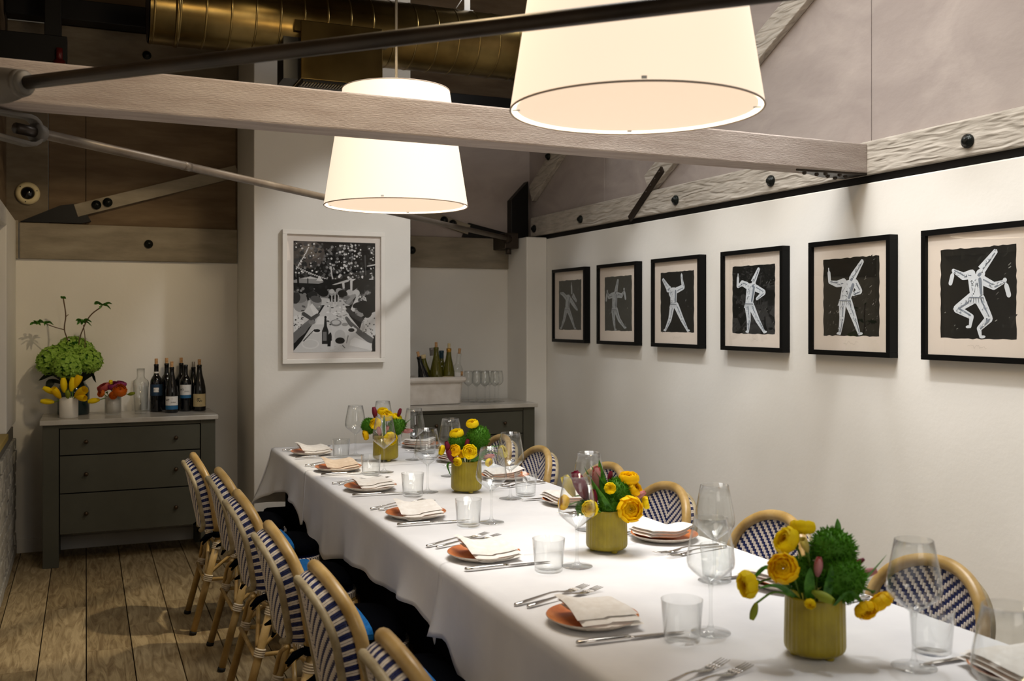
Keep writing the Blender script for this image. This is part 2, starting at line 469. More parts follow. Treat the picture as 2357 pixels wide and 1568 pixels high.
# back wall, column, pilaster, right wall, left wall
def wbox(name, a, b, mt='plaster', bevel=0.0, parent=None):
    return mb(mt).box(a, b).build(name, parent, bevel=bevel)
wb = struct(wbox('wall_back', (-0.6, 6.97, 0), (3.3, 7.12, 1.85)))
struct(wbox('wall_column', (0.948, 6.24, 0), (1.951, 6.97, 4.2), bevel=0.006))
struct(wbox('wall_pilaster', (2.946, 6.61, 0), (3.11, 6.97, 2.07), bevel=0.008))
wr = struct(wbox('wall_right', (3.11, -1.2, 0), (3.3, 7.12, 2.06), bevel=0.006))
struct(wbox('shade_gap', (3.118, -1.2, 2.06), (3.3, 6.97, 2.092), 'black_steel'))  # black strip stands in for the shade in the gap under the beam
for i, (a, b) in enumerate((((-0.4, 6.955, 0), (0.947, 6.97, 0.085)), ((1.952, 6.955, 0), (2.945, 6.97, 0.085)))):
    struct(wbox('baseboard_back' if i == 0 else 'baseboard_alcove', a, b, bevel=0.003))
struct(wbox('baseboard_right', (3.095, -1.0, 0), (3.11, 6.6, 0.085), bevel=0.003))
# left wall: plaster above a whitewashed brick dado, window recess with an ochre sill
wl = struct(mb('plaster').box((-0.56, 6.18, 0.83), (-0.405, 6.97, 2.09)).box((-0.56, -1.2, 1.99), (-0.405, 6.18, 2.09))
            .box((-0.56, -1.2, 0.83), (-0.405, 4.2, 1.99)).box((-0.62, 4.2, 0.83), (-0.47, 6.18, 1.99)).build('wall_left', bevel=0.006))
dado = struct(mb('mortar').box((-0.56, -1.2, 0), (-0.418, 6.93, 0.80)).build('wall_dado'))
rb = random.Random(5); z = 0.006; row = 0
while z < 0.74:
    y = 6.92 - (0.105 if row % 2 else 0)
    if row % 2: 
        mb('brick').box((-0.42, 6.825, z), (-0.400, 6.92, z + 0.062)).build('brick', dado, bevel=0.004)
    while y > 4.3:
        d = rb.uniform(-0.004, 0.005)
        mb('brick').box((-0.42, y - 0.2, z), (-0.402 + d, y, z + 0.062)).build('brick', dado, bevel=0.004)
        y -= 0.212
    z += 0.0735; row += 1
tag(mb('sill').box((-0.47, 4.25, 0.80), (-0.395, 6.17, 0.835)).build('trim_2', bevel=0.004), kind='structure')

# upper walls and roof
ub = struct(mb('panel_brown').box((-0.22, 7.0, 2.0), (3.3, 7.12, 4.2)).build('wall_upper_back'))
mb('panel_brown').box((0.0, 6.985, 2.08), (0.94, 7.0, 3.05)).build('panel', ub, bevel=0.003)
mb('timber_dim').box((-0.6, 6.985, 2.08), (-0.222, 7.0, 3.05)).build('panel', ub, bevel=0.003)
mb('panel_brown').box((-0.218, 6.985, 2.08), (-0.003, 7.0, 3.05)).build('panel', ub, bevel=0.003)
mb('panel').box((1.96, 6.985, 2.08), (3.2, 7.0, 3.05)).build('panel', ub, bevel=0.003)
ur = struct(mb('panel').box((3.15, -1.2, 2.05), (3.3, 7.12, 4.2)).build('wall_upper_right'))
ys = [-1.2, 0.95, 3.36, 5.78, 7.0]
for i in range(4):
    mb('panel').box((3.137, ys[i] + 0.002, 2.1), (3.15, ys[i + 1] - 0.002, 4.2)).build('panel', ur, bevel=0.003)
struct(mb('panel_brown').box((-0.6, -1.2, 2.09), (-0.46, 7.12, 4.2)).build('wall_upper_left'))
ce = struct(mb('dark_wood').box((-0.6, -1.2, 4.2), (3.3, 7.12, 4.3)).build('ceiling'))
for i in range(7):
    mb('dark_wood').box((-0.45, 0.2 + i * 1.05, 4.05), (3.13, 0.32 + i * 1.05, 4.2)).build('rafter', ce, bevel=0.004)

def boltset(t, pts, axis, r=0.028, name='bolt'):
    me = mb('bolt', True)
    me.lathe([(r, 0), (r, 0.006), (r * 0.93, 0.011), (r * 0.62, 0.016), (r * 0.55, 0.022), (r * 0.3, 0.027), (0, 0.029)], 14)
    mesh = me.mesh(name)
    for p in pts:
        rot = {'-x': (0, -PI / 2, 0), '-y': (PI / 2, 0, 0), '-z': (PI, 0, 0)}[axis]
        o = place(name, mesh, t, p, rot)
# beams on the back wall
def beam_thing(name, label, a, b, mt, bolts, axis, bev=0.006):
    t = thing(name, label, 'beam', ((a[0] + b[0]) / 2, (a[1] + b[1]) / 2, a[2]))
    loc = t.location
    o = mb(mt).box(a, b).build('timber', t, bevel=bev)
    o.location = (-loc.x, -loc.y, -loc.z)
    boltset(t, [(p[0] - loc.x, p[1] - loc.y, p[2] - loc.z) for p in bolts], axis)
    return t
beam_thing('wall_beam', 'grey washed timber beam on the back wall above the left grey chest', (-0.385, 6.948, 1.85), (0.946, 6.985, 2.078), 'timber_back', [(0.378, 6.947, 1.964)], '-y')
beam_thing('wall_beam', 'grey timber beam on the back wall above the wine tub alcove', (1.953, 6.948, 1.85), (3.1, 6.985, 2.078), 'timber_back', [(2.182, 6.947, 1.973)], '-y')
struct(wbox('trim_3', (-0.41, 6.945, 1.85), (-0.39, 6.985, 2.09), 'timber_back'))
beam_thing('collar_beam', 'dim grey upper beam high on the back wall below the black steel', (-0.45, 6.9, 3.03), (0.946, 6.985, 3.33), 'timber_dim', [(0.365, 6.899, 3.19)], '-y')
tag(mb('black_steel').box((-0.45, 6.75, 3.33), (0.945, 6.89, 3.46)).build('steel_girder', bevel=0.004), 'black steel girder above the dim collar beam left of the column', 'girder')
tag(mb('black_steel').box((1.955, 6.75, 2.98), (3.13, 6.89, 3.10)).build('steel_girder', bevel=0.004), 'black steel girder under the duct right of the column', 'girder')
tag(mb('black_steel').box((-0.22, 6.3, 2.78), (-0.13, 6.39, 4.2)).box((-0.45, 6.28, 2.9), (-0.1, 6.42, 3.1)).build('steel_post', bevel=0.004), 'black vertical steel post at the upper left of the room', 'post')
tag(mb('red', True).tube([(-0.14, 6.25, 2.86), (-0.14, 6.25, 2.95)], [0.045, 0.03], 12).tube([(-0.14, 6.25, 2.95), (-0.14, 6.25, 3.02)], 0.018, 10).build('sprinkler_cap'), 'small dark red pipe cap beside the black steel post', 'pipe cap')
# braces on the back wall
def brace(name, label, p, q, wd, y0, y1, mt, bolts, plate):
    (x0, z0), (x1, z1) = p, q
    d = Vector((x1 - x0, 0, z1 - z0)).normalized(); n = Vector((-d.z, 0, d.x)) * wd / 2
    t = thing(name, label, 'brace', ((x0 + x1) / 2, y1, (z0 + z1) / 2)); L = t.location
    poly = [(x0 - n.x, z0 - n.z), (x1 - n.x, z1 - n.z), (x1 + n.x, z1 + n.z), (x0 + n.x, z0 + n.z)]
    mb(mt).prism([(a - L.x, b - L.z) for a, b in poly][::-1], 1, y0 - L.y, y1 - L.y).build('timber', t, bevel=0.003)
    if plate: mb('black_steel').prism([(a - L.x, b - L.z) for a, b in plate], 1, y0 + 0.004 - L.y, y1 + 0.006 - L.y).build('gusset_plate', t)
    boltset(t, [(a - L.x, y0 - 0.001 - L.y, b - L.z) for a, b in bolts], '-y', 0.03)
    return t
brace('diagonal_brace', 'diagonal timber brace with two bolts above the left back beam', (-0.06, 2.165), (0.946, 2.478), 0.082, 6.95, 6.984, 'timber_back',
      [(0.062, 2.207), (0.129, 2.226)], [(-0.38, 2.085), (-0.03, 2.085), (0.03, 2.1), (-0.03, 2.215), (-0.15, 2.195)])
brace('diagonal_brace', 'diagonal timber brace with two bolts above the wine tub alcove', (1.953, 2.34), (2.63, 2.138), 0.075, 6.95, 6.984, 'timber_back',
      [(2.43, 2.20), (2.498, 2.178)], [(2.58, 2.085), (3.05, 2.085), (3.05, 2.1), (2.63, 2.19)])
tag(mb('black_steel').prism([(2.95, 2.07), (3.09, 2.07), (3.09, 2.52), (2.95, 2.37)], 1, 6.9, 6.984).build('corner_plate', bevel=0.003), 'black steel plate in the back right corner above the pilaster', 'steel plate')
# beam and braces along the right wall
t = beam_thing('wall_beam', 'carved grain whitewashed beam running along the right wall above the prints', (3.097, -1.1, 2.093), (3.137, 6.88, 2.238), 'timber_y',
      [(3.096, y, 2.15) for y in (1.6, 2.806, 3.993, 4.852, 6.041, 6.80)], '-x', 0.008)
def brace_r(label, p, q, wd, bolts, strap=None):
    (y0, z0), (y1, z1) = p, q
    d = Vector((0, y1 - y0, z1 - z0)).normalized(); n = Vector((0, -d.z, d.y)) * wd / 2
    t = thing('knee_brace', label, 'brace', (3.12, (y0 + y1) / 2, (z0 + z1) / 2)); L = t.location
    poly = [(y0 - n.y, z0 - n.z), (y1 - n.y, z1 - n.z), (y1 + n.y, z1 + n.z), (y0 + n.y, z0 + n.z)]
    mb('timber_y').prism([(a - L.y, b - L.z) for a, b in poly], 0, 3.096 - L.x, 3.136 - L.x).build('timber', t, bevel=0.004)
    boltset(t, [(3.095 - L.x, a - L.y, b - L.z) for a, b in bolts], '-x')
    if strap:
        (a0, b0), (a1, b1) = strap
        d = Vector((0, a1 - a0, b1 - b0)).normalized(); n = Vector((0, -d.z, d.y)) * 0.02
        poly = [(a0 - n.y, b0 - n.z), (a1 - n.y, b1 - n.z), (a1 + n.y, b1 + n.z), (a0 + n.y, b0 + n.z)]
        st = mb('iron').prism([(a - L.y, b - L.z) for a, b in poly], 0, 3.082 - L.x, 3.0955 - L.x).build('steel_strap', t)
        st.data.materials[0] = M['rod_dark']
        for k in range(4):
            f = 0.55 + 0.13 * k
            me = mb('rod_dark', True).ball((0, 0, 0), 0.008, 8, 5)
            me.build('rivet', st, (3.081 - L.x, a0 + (a1 - a0) * f - L.y, b0 + (b1 - b0) * f - L.z))
brace_r('pale diagonal timber brace rising from the right wall beam with a steel strap', (5.18, 2.28), (3.0, 3.41), 0.125, [], ((5.365, 2.09), (4.985, 2.345)))
brace_r('pale diagonal timber brace rising from the back right corner', (6.88, 2.42), (5.2, 3.31), 0.13, [(6.55, 2.655)])

# ---------------------------------------------------------------- tie beam across the room
ang = math.atan2(3.34 - 3.22, 3.097 + 0.23)
t = thing('tie_beam', 'large whitewashed timber tie beam spanning the room below the pendant lamps', 'beam', (1.33, 3.277, 2.10), ang)
mb('timber_x').box((-1.86, 0.0, 0.0), (1.77, 0.135, 0.127)).build('timber', t, bevel=0.006)
pl = mb('rod_dark').prism([(1.40, 0.03), (1.768, 0.0), (1.768, 0.135), (1.62, 0.135)], 2, -0.009, -0.0005).build('steel_plate', t, bevel=0.002)
me = mb('rod_dark', True).lathe([(0.009, 0), (0.009, -0.006), (0.005, -0.01), (0, -0.011)][::-1], 8).mesh('bolt_head')
for (x, y) in ((1.46, 0.045), (1.54, 0.06), (1.62, 0.08), (1.56, 0.028), (1.64, 0.03), (1.70, 0.06), (1.69, 0.11)):
    place('bolt_head', me, pl, (x, y, -0.009))

# ---------------------------------------------------------------- tie rods and their iron hub
hub = (-0.476, 3.055, 2.05)
r1a, r1b = Vector((-0.158, 2.733, 2.05)), Vector((1.9, 0.66, 2.05))
t = tag(mb('rod_dark', True).tube([r1a, r1b], 0.0168, 14).build('tie_rod'), 'dark iron tie rod crossing in front of the nearest lamp shade', 'rod')
r2a, r2b = Vector((-0.155, 3.408, 2.05)), Vector((2.86, 6.735, 2.062))
t = tag(mb('rod_light', True).tube([r2a, r2a + (r2b - r2a) * 0.25, r2a + (r2b - r2a) * 0.252, r2b], 0.0162, 14).build('tie_rod'), 'grey tie rod running to the back right corner under the tie beam', 'rod')
mb('rod_light', True).tube([r2a + (r2b - r2a) * 0.163, r2a + (r2b - r2a) * 0.172], [0.0185, 0.0175], 12).build('collar', t)
mb('rod_dark', True).tube([r2a - (r2b - r2a).normalized() * 0.06, r2a + (r2b - r2a).normalized() * 0.045], 0.0172, 12).build('threaded_end', t)
d2 = (r2b - r2a).normalized(); s2 = Vector((d2.y, -d2.x, 0)).normalized()
# clevis: a flat forged loop around the threaded end
t = thing('clevis', 'grey forged clevis loop at the left end of the grey tie rod', 'clevis', r2a - d2 * 0.09)
L = Vector(t.location); path = []
for k in range(9): 
    a = -PI / 2 + PI * k / 8
    path.append(L + d2 * (0.075 + 0.045 * cos(a)) + Vector((0, 0, 0.042 * sin(a))))
path = [L - d2 * 0.16 + Vector((0, 0, -0.03))] + path + [L - d2 * 0.16 + Vector((0, 0, 0.03))]
m_ = mb('iron', True)
for off in (0.0,):
    vs = []; fs = []
    n = len(path)
    for i, p in enumerate(path):
        tn = (path[min(i + 1, n - 1)] - path[max(i - 1, 0)]).normalized(); nn = tn.cross(s2).normalized()
        for (aa, bb) in ((-0.02, -0.007), (0.02, -0.007), (0.02, 0.007), (-0.02, 0.007)):
            vs.append(p + s2 * aa + nn * bb - L)
    for i in range(n - 1):
        for k in range(4):
            l = (k + 1) % 4; fs.append((i * 4 + k, i * 4 + l, (i + 1) * 4 + l, (i + 1) * 4 + k))
    fs += [(3, 2, 1, 0), tuple((n - 1) * 4 + k for k in range(4))]
    m_.smooth = False; m_.add(vs, fs)
m_.build('forged_loop', t, bevel=0.004)
mb('iron', True).tube([d2 * 0.10, d2 * 0.135], [0.03, 0.026], 16).build('boss', t)
d1 = (r1b - r1a).normalized()
t = thing('rod_socket', 'grey cast iron socket holding the dark tie rod at the left wall', 'socket', r1a - d1 * 0.02)
mb('iron', True).tube([d1 * -0.10, d1 * -0.02, d1 * 0.005, d1 * 0.03, d1 * 0.05, d1 * 0.056], [0.044, 0.044, 0.040, 0.033, 0.031, 0.026], 20).build('socket_body', t)
mb('iron', True).tube([d1 * 0.03, d1 * 0.045], [0.035, 0.033], 20).build('lip', t)
mb('iron').box((-0.15, -0.10, -0.035), (-0.05, -0.03, 0.035), Matrix.Rotation(-0.75, 4, 'Z')).build('lug', t, bevel=0.008)
t = thing('hub_bracket', 'iron hub bracket on the left wall joining both tie rods', 'bracket', (hub[0] + 0.02, hub[1], hub[2]))
mb('iron').prism([(-0.1, -0.11), (0.02, -0.16), (0.16, -0.05), (0.16, 0.05), (0.02, 0.10), (-0.1, 0.11)], 2, -0.012, 0.012).build('hub_plate', t, bevel=0.004)
mb('iron').prism([(-0.06, -0.14), (0.14, -0.14), (0.10, 0.14), (-0.06, 0.14)], 1, -0.01, 0.01, Matrix.Rotation(0.8, 4, 'Z')).build('web', t, bevel=0.004)
# anchor at the back right corner
t = thing('corner_anchor', 'dark iron anchor fitting in the back right corner at the rod end', 'anchor', (2.87, 6.75, 2.06))
mb('rod_dark', True).tube([(-0.06, -0.066, 0.0), (-0.02, -0.02, 0.0)], 0.032, 12).build('nut', t)
mb('rod_dark').box((-0.05, -0.03, -0.07), (0.06, 0.2, 0.045)).build('bracket', t, bevel=0.006)
mb('rod_dark', True).tube([(0.0, 0.02, -0.11), (0.0, 0.02, -0.05)], 0.022, 10).build('stud', t)

# ---------------------------------------------------------------- spiral duct
DY, DZ, DR = 5.6, 3.125, 0.19
t = thing('air_duct', 'long round spiral metal air duct hanging below the roof', 'duct', (1.7, DY, DZ))
mx = Matrix.Rotation(PI / 2, 4, 'Y')
m_ = mb('duct', True).lathe([(DR, -1.395), (DR, 1.395)], 48, mx)
m_.build('duct_body', t)
mb('rod_dark').lathe([(DR - 0.004, -1.40), (0.0001, -1.40)], 40, mx).build('end_cap', t)
me = MB().m('duct', True).lathe([(DR, -0.006), (DR + 0.0022, -0.004), (DR + 0.0028, 0), (DR + 0.0022, 0.004), (DR, 0.006)], 48, mx).mesh('seam')
x = -1.385
while x < 1.4:
    o = place('seam', me, t, (x, 0, 0), (0, 0, 0.06)); x += 0.128
me = MB().m('duct', True).lathe([(DR, -0.012), (DR + 0.006, -0.008), (DR + 0.006, 0.008), (DR, 0.012)], 48, mx).mesh('joint_band')
place('joint_band', me, t, (-1.26, 0, 0)); place('joint_band', me, t, (0.72, 0, 0))
t = thing('air_register', 'brass coloured box register hanging under the duct above the column', 'air vent', (1.295, 5.45, 2.76))
mb('duct').box((-0.228, -0.06, 0.012), (0.228, 0.20, 0.33)).build('box_body', t, bevel=0.004)
mb('duct').box((-0.26, -0.055, 0.27), (-0.228, 0.0, 0.33)).build('flange', t)
mb('duct').box((0.228, -0.055, 0.23), (0.26, 0.0, 0.29)).build('flange', t)
mb('black_steel').box((-0.31, 0.0, 0.02), (-0.229, 0.19, 0.36)).build('side_shade', t)  # black box paints the register's left side as shaded
gr = mb('black_steel').box((-0.215, -0.05, 0.0), (0.215, 0.19, 0.0125)).build('grille', t)
me = mb('duct').box((-0.004, -0.05, -0.006), (0.004, 0.05, 0.0)).mesh('grille_bar')
for k in range(27): place('grille_bar', me, gr, (-0.208 + 0.016 * k, 0.0, 0))
t = thing('duct_hanger', 'white hanger strap holding up the duct near its right end', 'hanger', (2.104, DY, 3.31))
mb('strap').box((-0.018, -0.004, 0.0), (0.018, 0.004, 0.75)).build('strap', t)
mb('strap', True).tube([(-0.018, 0, 0.1), (-0.07, 0, 0.02)], 0.003, 6).build('wire', t)
mb('strap', True).tube([(0.018, 0, 0.02), (0.07, 0, -0.01)], 0.003, 6).build('wire', t)
mb('strap').box((-0.03, -0.03, -0.006), (0.03, 0.03, 0.012)).build('clamp', t, bevel=0.003)

# ---------------------------------------------------------------- pendant lamps
def pendant(label, loc):
    x, y, z = loc
    t = thing('pendant_lamp', label, 'lamp', loc)
    RB, RT, HT = 0.31, 0.231, 0.50
    mb('shade', True).lathe([(RT, HT), (RT + 0.02, HT - 0.125), (RB, 0.0)], 96).build('lamp_shade', t)
    mb('shade_rim', True).lathe([(RB - 0.004, 0.0), (RT - 0.004, HT)], 96).build('inner_lining', t)
    mb('shade_trim', True).tube([((RB - 0.001) * cos(a), (RB - 0.001) * sin(a), 0) for a in [2 * PI * k / 96 for k in range(96)]], 0.0026, 6, closed=True).build('bottom_trim', t)
    mb('shade_trim', True).tube([(RT * cos(a), RT * sin(a), HT) for a in [2 * PI * k / 96 for k in range(96)]], 0.0022, 6, closed=True).build('top_trim', t)
    mb('diffuser').lathe([(0.0001, 0.006), (RB - 0.016, 0.006), (RB - 0.016, 0.010), (0.0001, 0.010)], 96).build('diffuser', t)
    me = mb('strap').box((-0.012, -0.006, 0.004), (0.012, 0.006, 0.011)).mesh('clip')
    for k in range(4):
        a = PI / 2 * k - 0.47
        place('clip', me, t, ((RB - 0.012) * cos(a), (RB - 0.012) * sin(a), 0), (0, 0, a))
    mb('cord', True).tube([(0, 0, HT - 0.02), (0, 0, 4.2 - z)], 0.006, 8).build('cord', t)
    sp = mb('strap', True).tube([(-RT, 0, HT - 0.02), (RT, 0, HT - 0.02)], 0.003, 6)
    sp.tube([(0, -RT, HT - 0.02), (0, RT, HT - 0.02)], 0.003, 6); sp.build('spider', t)
    mb('strap', True).tube([(0, 0, HT - 0.1), (0, 0, HT - 0.02)], 0.022, 12).build('socket', t)
    b = bulb('lamp_bulb', (x, y, z + 0.34), 40.0, WARM, 0.04)
    return t
pendant('large tapered linen pendant lamp nearest the camera', (1.245, 2.133, 1.984))
pendant('tapered linen pendant lamp further back behind the tie beam', (1.237, 4.163, 1.96))

# ---------------------------------------------------------------- flat drawing helper for prints and photographs
GREY = {}
def gmat(r, g, b):
    k = (r, g, b)
    if k not in GREY:
        GREY[k] = mat('print_%02x%02x%02x' % k, '%02x%02x%02x' % k, 0.6, spec=0.12)
    return GREY[k]
class Draw:
    """flat print in a sheet: unit a (right) and b (up), layered a fraction of a millimetre apart"""
    def __init__(s, P, box=(-2, 102, -14, 102)): s.P = P; s.m = MB(); s.h = 0.0; s.k = 0; s.box = box
    def col(s, c):
        c = c if isinstance(c, tuple) else (c, c, c)
        g = gmat(*c)
        if g not in s.m.mats: s.m.mats.append(g)
        s.m.cur = s.m.mats.index(g)
    def poly(s, pts, c):
        for ax, lim, sg in ((0, s.box[0], 1), (0, s.box[1], -1), (1, s.box[2], 1), (1, s.box[3], -1)):
            out = []
            for p, q in zip(pts, list(pts[1:]) + [pts[0]]):
                ip, iq = (p[ax] - lim) * sg >= 0, (q[ax] - lim) * sg >= 0
                if ip: out.append(p)
                if ip != iq:
                    f = (lim - p[ax]) / (q[ax] - p[ax]); out.append((p[0] + (q[0] - p[0]) * f, p[1] + (q[1] - p[1]) * f))
            pts = out
            if len(pts) < 3: return
        s.col(c); s.k += 1; h = 0.00002 + s.k * 0.0000025
        s.m.add([s.P(a, b, h) for a, b in pts], [tuple(range(len(pts)))])
    def ell(s, a, b, ra, rb, c, n=14, rot=0, jit=0):
        s.poly([(a + ra * cos(q) * cos(rot) - rb * sin(q) * sin(rot) + random.uniform(-jit, jit),
                 b + ra * cos(q) * sin(rot) + rb * sin(q) * cos(rot) + random.uniform(-jit, jit)) for q in [2 * PI * k / n for k in range(n)]], c)
    def limb(s, pts, ws, c):
        for (p, q, w0, w1) in zip(pts, pts[1:], ws, ws[1:]):
            d = Vector((q[0] - p[0], q[1] - p[1])); n = Vector((-d.y, d.x)).normalized()
            s.poly([(p[0] + n.x * w0 / 2, p[1] + n.y * w0 / 2), (p[0] - n.x * w0 / 2, p[1] - n.y * w0 / 2), (q[0] - n.x * w1 / 2, q[1] - n.y * w1 / 2), (q[0] + n.x * w1 / 2, q[1] + n.y * w1 / 2)][::-1], c)
        for p, w0 in zip(pts, ws): s.ell(p[0], p[1], w0 / 2, w0 / 2, c, 10)

# ---------------------------------------------------------------- prints of white-clad dancers on the right wall
DANCERS = [
 dict(g=1, hat=((63, 70), (80, 57)), head=None, torso=((43, 66), (38, 42)), tw=20, la=[(34, 65), (19, 73), (8, 75)], ra=[(54, 60), (72, 47), (83, 40)], ll=[(33, 40), (24, 20), (11, 3)], rl=[(44, 40), (59, 21), (72, 3)], pins=[((57, 95), (59, 74))]),
 dict(g=1, hat=((43, 73), (51, 94)), head=(43, 71), torso=((39, 67), (37, 40)), tw=19, la=[(30, 66), (16, 63), (10, 71)], ra=[(49, 66), (63, 64), (72, 71)], ll=[(33, 38), (35, 20), (39, 2)], rl=[(43, 38), (54, 21), (75, 6)], pins=[((10, 74), (6, 57)), ((73, 76), (78, 59))]),
 dict(g=0, hat=((23, 74), (7, 89)), head=(27, 72), torso=((40, 69), (40, 47)), tw=21, la=[(34, 68), (30, 64), (33, 58)], ra=[(49, 69), (69, 74), (64, 90)], ll=[(36, 43), (29, 21), (15, 3)], rl=[(49, 43), (66, 21), (82, 3)], pins=[((64, 96), (65, 88))]),
 dict(g=0, hat=((50, 75), (64, 95)), head=(51, 71), torso=((46, 69), (41, 45)), tw=21, la=[(36, 71), (24, 75), (14, 70)], ra=[(56, 67), (75, 60), (59, 51)], ll=[(37, 41), (40, 21), (38, 3)], rl=[(46, 41), (61, 20), (76, 3)], pins=[((14, 89), (13, 71))]),
 dict(g=0, hat=((55, 75), (72, 95)), head=(54, 73), torso=((48, 66), (41, 46)), tw=23, la=[(38, 69), (26, 67), (12, 70)], ra=[(59, 67), (67, 57), (55, 53)], ll=[(36, 43), (35, 23), (31, 3)], rl=[(47, 43), (57, 23), (66, 3)], pins=[((10, 88), (12, 71))]),
 dict(g=0, hat=((56, 75), (75, 95)), head=(55, 71), torso=((48, 66), (50, 46)), tw=20, la=[(43, 71), (32, 69), (18, 76)], ra=[(57, 64), (72, 57), (84, 61)], ll=[(43, 44), (23, 33), (43, 24), (41, 13)], rl=[(54, 43), (66, 22), (53, 11), (55, 2)], pins=[((18, 75), (14, 62)), ((86, 63), (91, 47))]),
]
def draw_dancer(D, p):
    fg = (158, 162, 163) if p['g'] else (204, 209, 213)
    bgc = (58, 58, 52) if p['g'] else (20, 20, 18)
    sh = (112, 116, 118) if p['g'] else (120, 128, 138)
    rr = random.Random(sum(p['torso'][0]) * 3 + p['ll'][1][0])
    edge = []
    for k in range(18): edge.append((100 * k / 18, 0 + rr.uniform(-0.9, 0.6)))
    for k in range(18): edge.append((100 + rr.uniform(-0.6, 0.9), 100 * k / 18))
    for k in range(18): edge.append((100 - 100 * k / 18, 100 + rr.uniform(-0.6, 0.9)))
    for k in range(18): edge.append((0 + rr.uniform(-0.9, 0.6), 100 - 100 * k / 18))
    D.poly(edge, bgc)
    dab = bgc[0]
    for k in range(34):
        a, b = rr.uniform(3, 97), rr.uniform(3, 97); l = rr.uniform(1, 7); v = int(dab + rr.uniform(6, 26))
        D.ell(a, b, l, rr.uniform(0.4, 1.6), (v, v, v - 4), 8, rr.uniform(0.2, 1.4))
    for k in range(16 if not p['tw'] == 23 else 60):
        a, b = (rr.uniform(55, 97), rr.uniform(4, 97)) if rr.random() < 0.7 else (rr.uniform(3, 30), rr.uniform(5, 40))
        v = rr.randint(70, 165)
        D.ell(a, b, rr.uniform(0.5, 2.8), rr.uniform(0.2, 0.55), (v, v, v - 6), 7, rr.uniform(0.3, 1.2))
    PINS = []
    for (q, w_) in p['pins']:
        e_ = Vector((w_[0] - q[0], w_[1] - q[1])); n_ = Vector((-e_.y, e_.x)).normalized()
        if abs(e_.y) > 14 and q[1] > w_[1] and q[1] < 80: PINS.append((q, w_))   # bottles hanging from a hand
        else: D.limb([w_, (q[0] + e_.x * .35, q[1] + e_.y * .35), (q[0] + e_.x * .3, q[1] + e_.y * .3), q], [5.4, 5.4, 2.4, 2.0], fg)
    for q in (p['la'], p['ra']): D.limb(q, [10.5, 8.5, 4.4][:len(q)], fg)
    for q in (p['ll'], p['rl']):
        D.limb(q, [13.5, 9.5, 6, 3.2][:len(q)] if len(q) == 4 else [13.5, 9.5, 4.6], fg)
        e, f = q[-1], q[-2]
        D.ell(e[0] + (2.5 if e[0] >= f[0] else -2.0), e[1], 4, 1.7, fg, 10, 0.1)
    for (q, w_) in PINS:
        e_ = (w_[0] - q[0], w_[1] - q[1])
        D.limb([q, (q[0] + e_[0] * .3, q[1] + e_[1] * .3), (q[0] + e_[0] * .4, q[1] + e_[1] * .4), w_], [4.6, 4.6, 7.8, 7.8], bgc)
        D.limb([q, (q[0] + e_[0] * .3, q[1] + e_[1] * .3), (q[0] + e_[0] * .4, q[1] + e_[1] * .4), w_], [2.2, 2.4, 5.6, 5.6], fg)
        D.ell(q[0], q[1], 2.6, 2.4, fg); D.limb([(q[0] - 2, q[1] - 2.2), (q[0] + 2, q[1] - 2.6)], [.5, .5], sh)
    (ax, ay), (bx, by) = p['torso']; w_ = p['tw']
    D.poly([(ax - w_ * .5, ay + 2), (bx - w_ * .43, by), (bx - w_ * .62, by - 7), (bx + w_ * .55, by - 8), (bx + w_ * .43, by), (ax + w_ * .52, ay + 1), (ax + w_ * .2, ay + 5), (ax - w_ * .25, ay + 5)][::1], fg)
    (cx, cy), (tx, ty) = p['hat']
    d = Vector((tx - cx, ty - cy)); n = Vector((-d.y, d.x)).normalized()
    D.poly([(cx + n.x * 5.5, cy + n.y * 5.5), (tx + n.x * 2.8, ty + n.y * 2.8), (tx + d.x * .06, ty + d.y * .06), (tx - n.x * 2.8, ty - n.y * 2.8), (cx - n.x * 5.5, cy - n.y * 5.5)], fg)
    if p['head']:
        D.ell(p['head'][0], p['head'][1], 6, 5.4, fg); D.ell(p['head'][0] - 1.5, p['head'][1] - 1, 3.2, 2.0, sh, 10, 0.6); D.ell(p['head'][0] + 2, p['head'][1] + 1.4, 1.0, 0.7, (40, 40, 40), 8)
        D.ell(p['head'][0] - 5, p['head'][1] - 3.6, 4.0, 1.8, fg, 9, -0.4)
    # volume and folds of the costume: a grey shadow side, then strokes running along each limb
    lt = (226, 230, 233) if not p['g'] else (184, 188, 188); dk = (64, 70, 78) if not p['g'] else (88, 92, 92)
    def folds(q, n_, w_, shade=True):
        for (p0, p1) in zip(q, q[1:]):
            d = Vector((p1[0] - p0[0], p1[1] - p0[1])); n = Vector((-d.y, d.x)).normalized(); an = math.atan2(d.y, d.x)
            if n.x < 0: n = -n
            if shade: D.limb([(p0[0] + n.x * w_ * .55 + d.x * .1, p0[1] + n.y * w_ * .55 + d.y * .1), (p1[0] + n.x * w_ * .4 - d.x * .1, p1[1] + n.y * w_ * .4 - d.y * .1)], [w_ * .7, w_ * .5], sh)
            for i in range(n_):
                f = rr.random(); o_ = rr.uniform(-w_, w_)
                a, b = p0[0] + d.x * f + n.x * o_, p0[1] + d.y * f + n.y * o_
                v = rr.choice((sh, sh, lt, lt, dk))
                D.ell(a, b, rr.uniform(0.9, 2.6), rr.uniform(0.18, 0.5), v, 7, an + rr.uniform(-.5, .5) + (PI / 2 if rr.random() < .3 else 0))
    for q in (p['la'], p['ra']): folds(q, 7, 2.3)
    for q in (p['ll'], p['rl']): folds(q[:3], 12, 2.8)
    folds([p['torso'][0], p['torso'][1]], 40, p['tw'] * .36, False)
    D.limb([(ax + w_ * .32, ay - 1), (bx + w_ * .3, by + 3)], [w_ * .2, w_ * .14], sh)
    folds([p['hat'][0], p['hat'][1]], 14, 1.6)
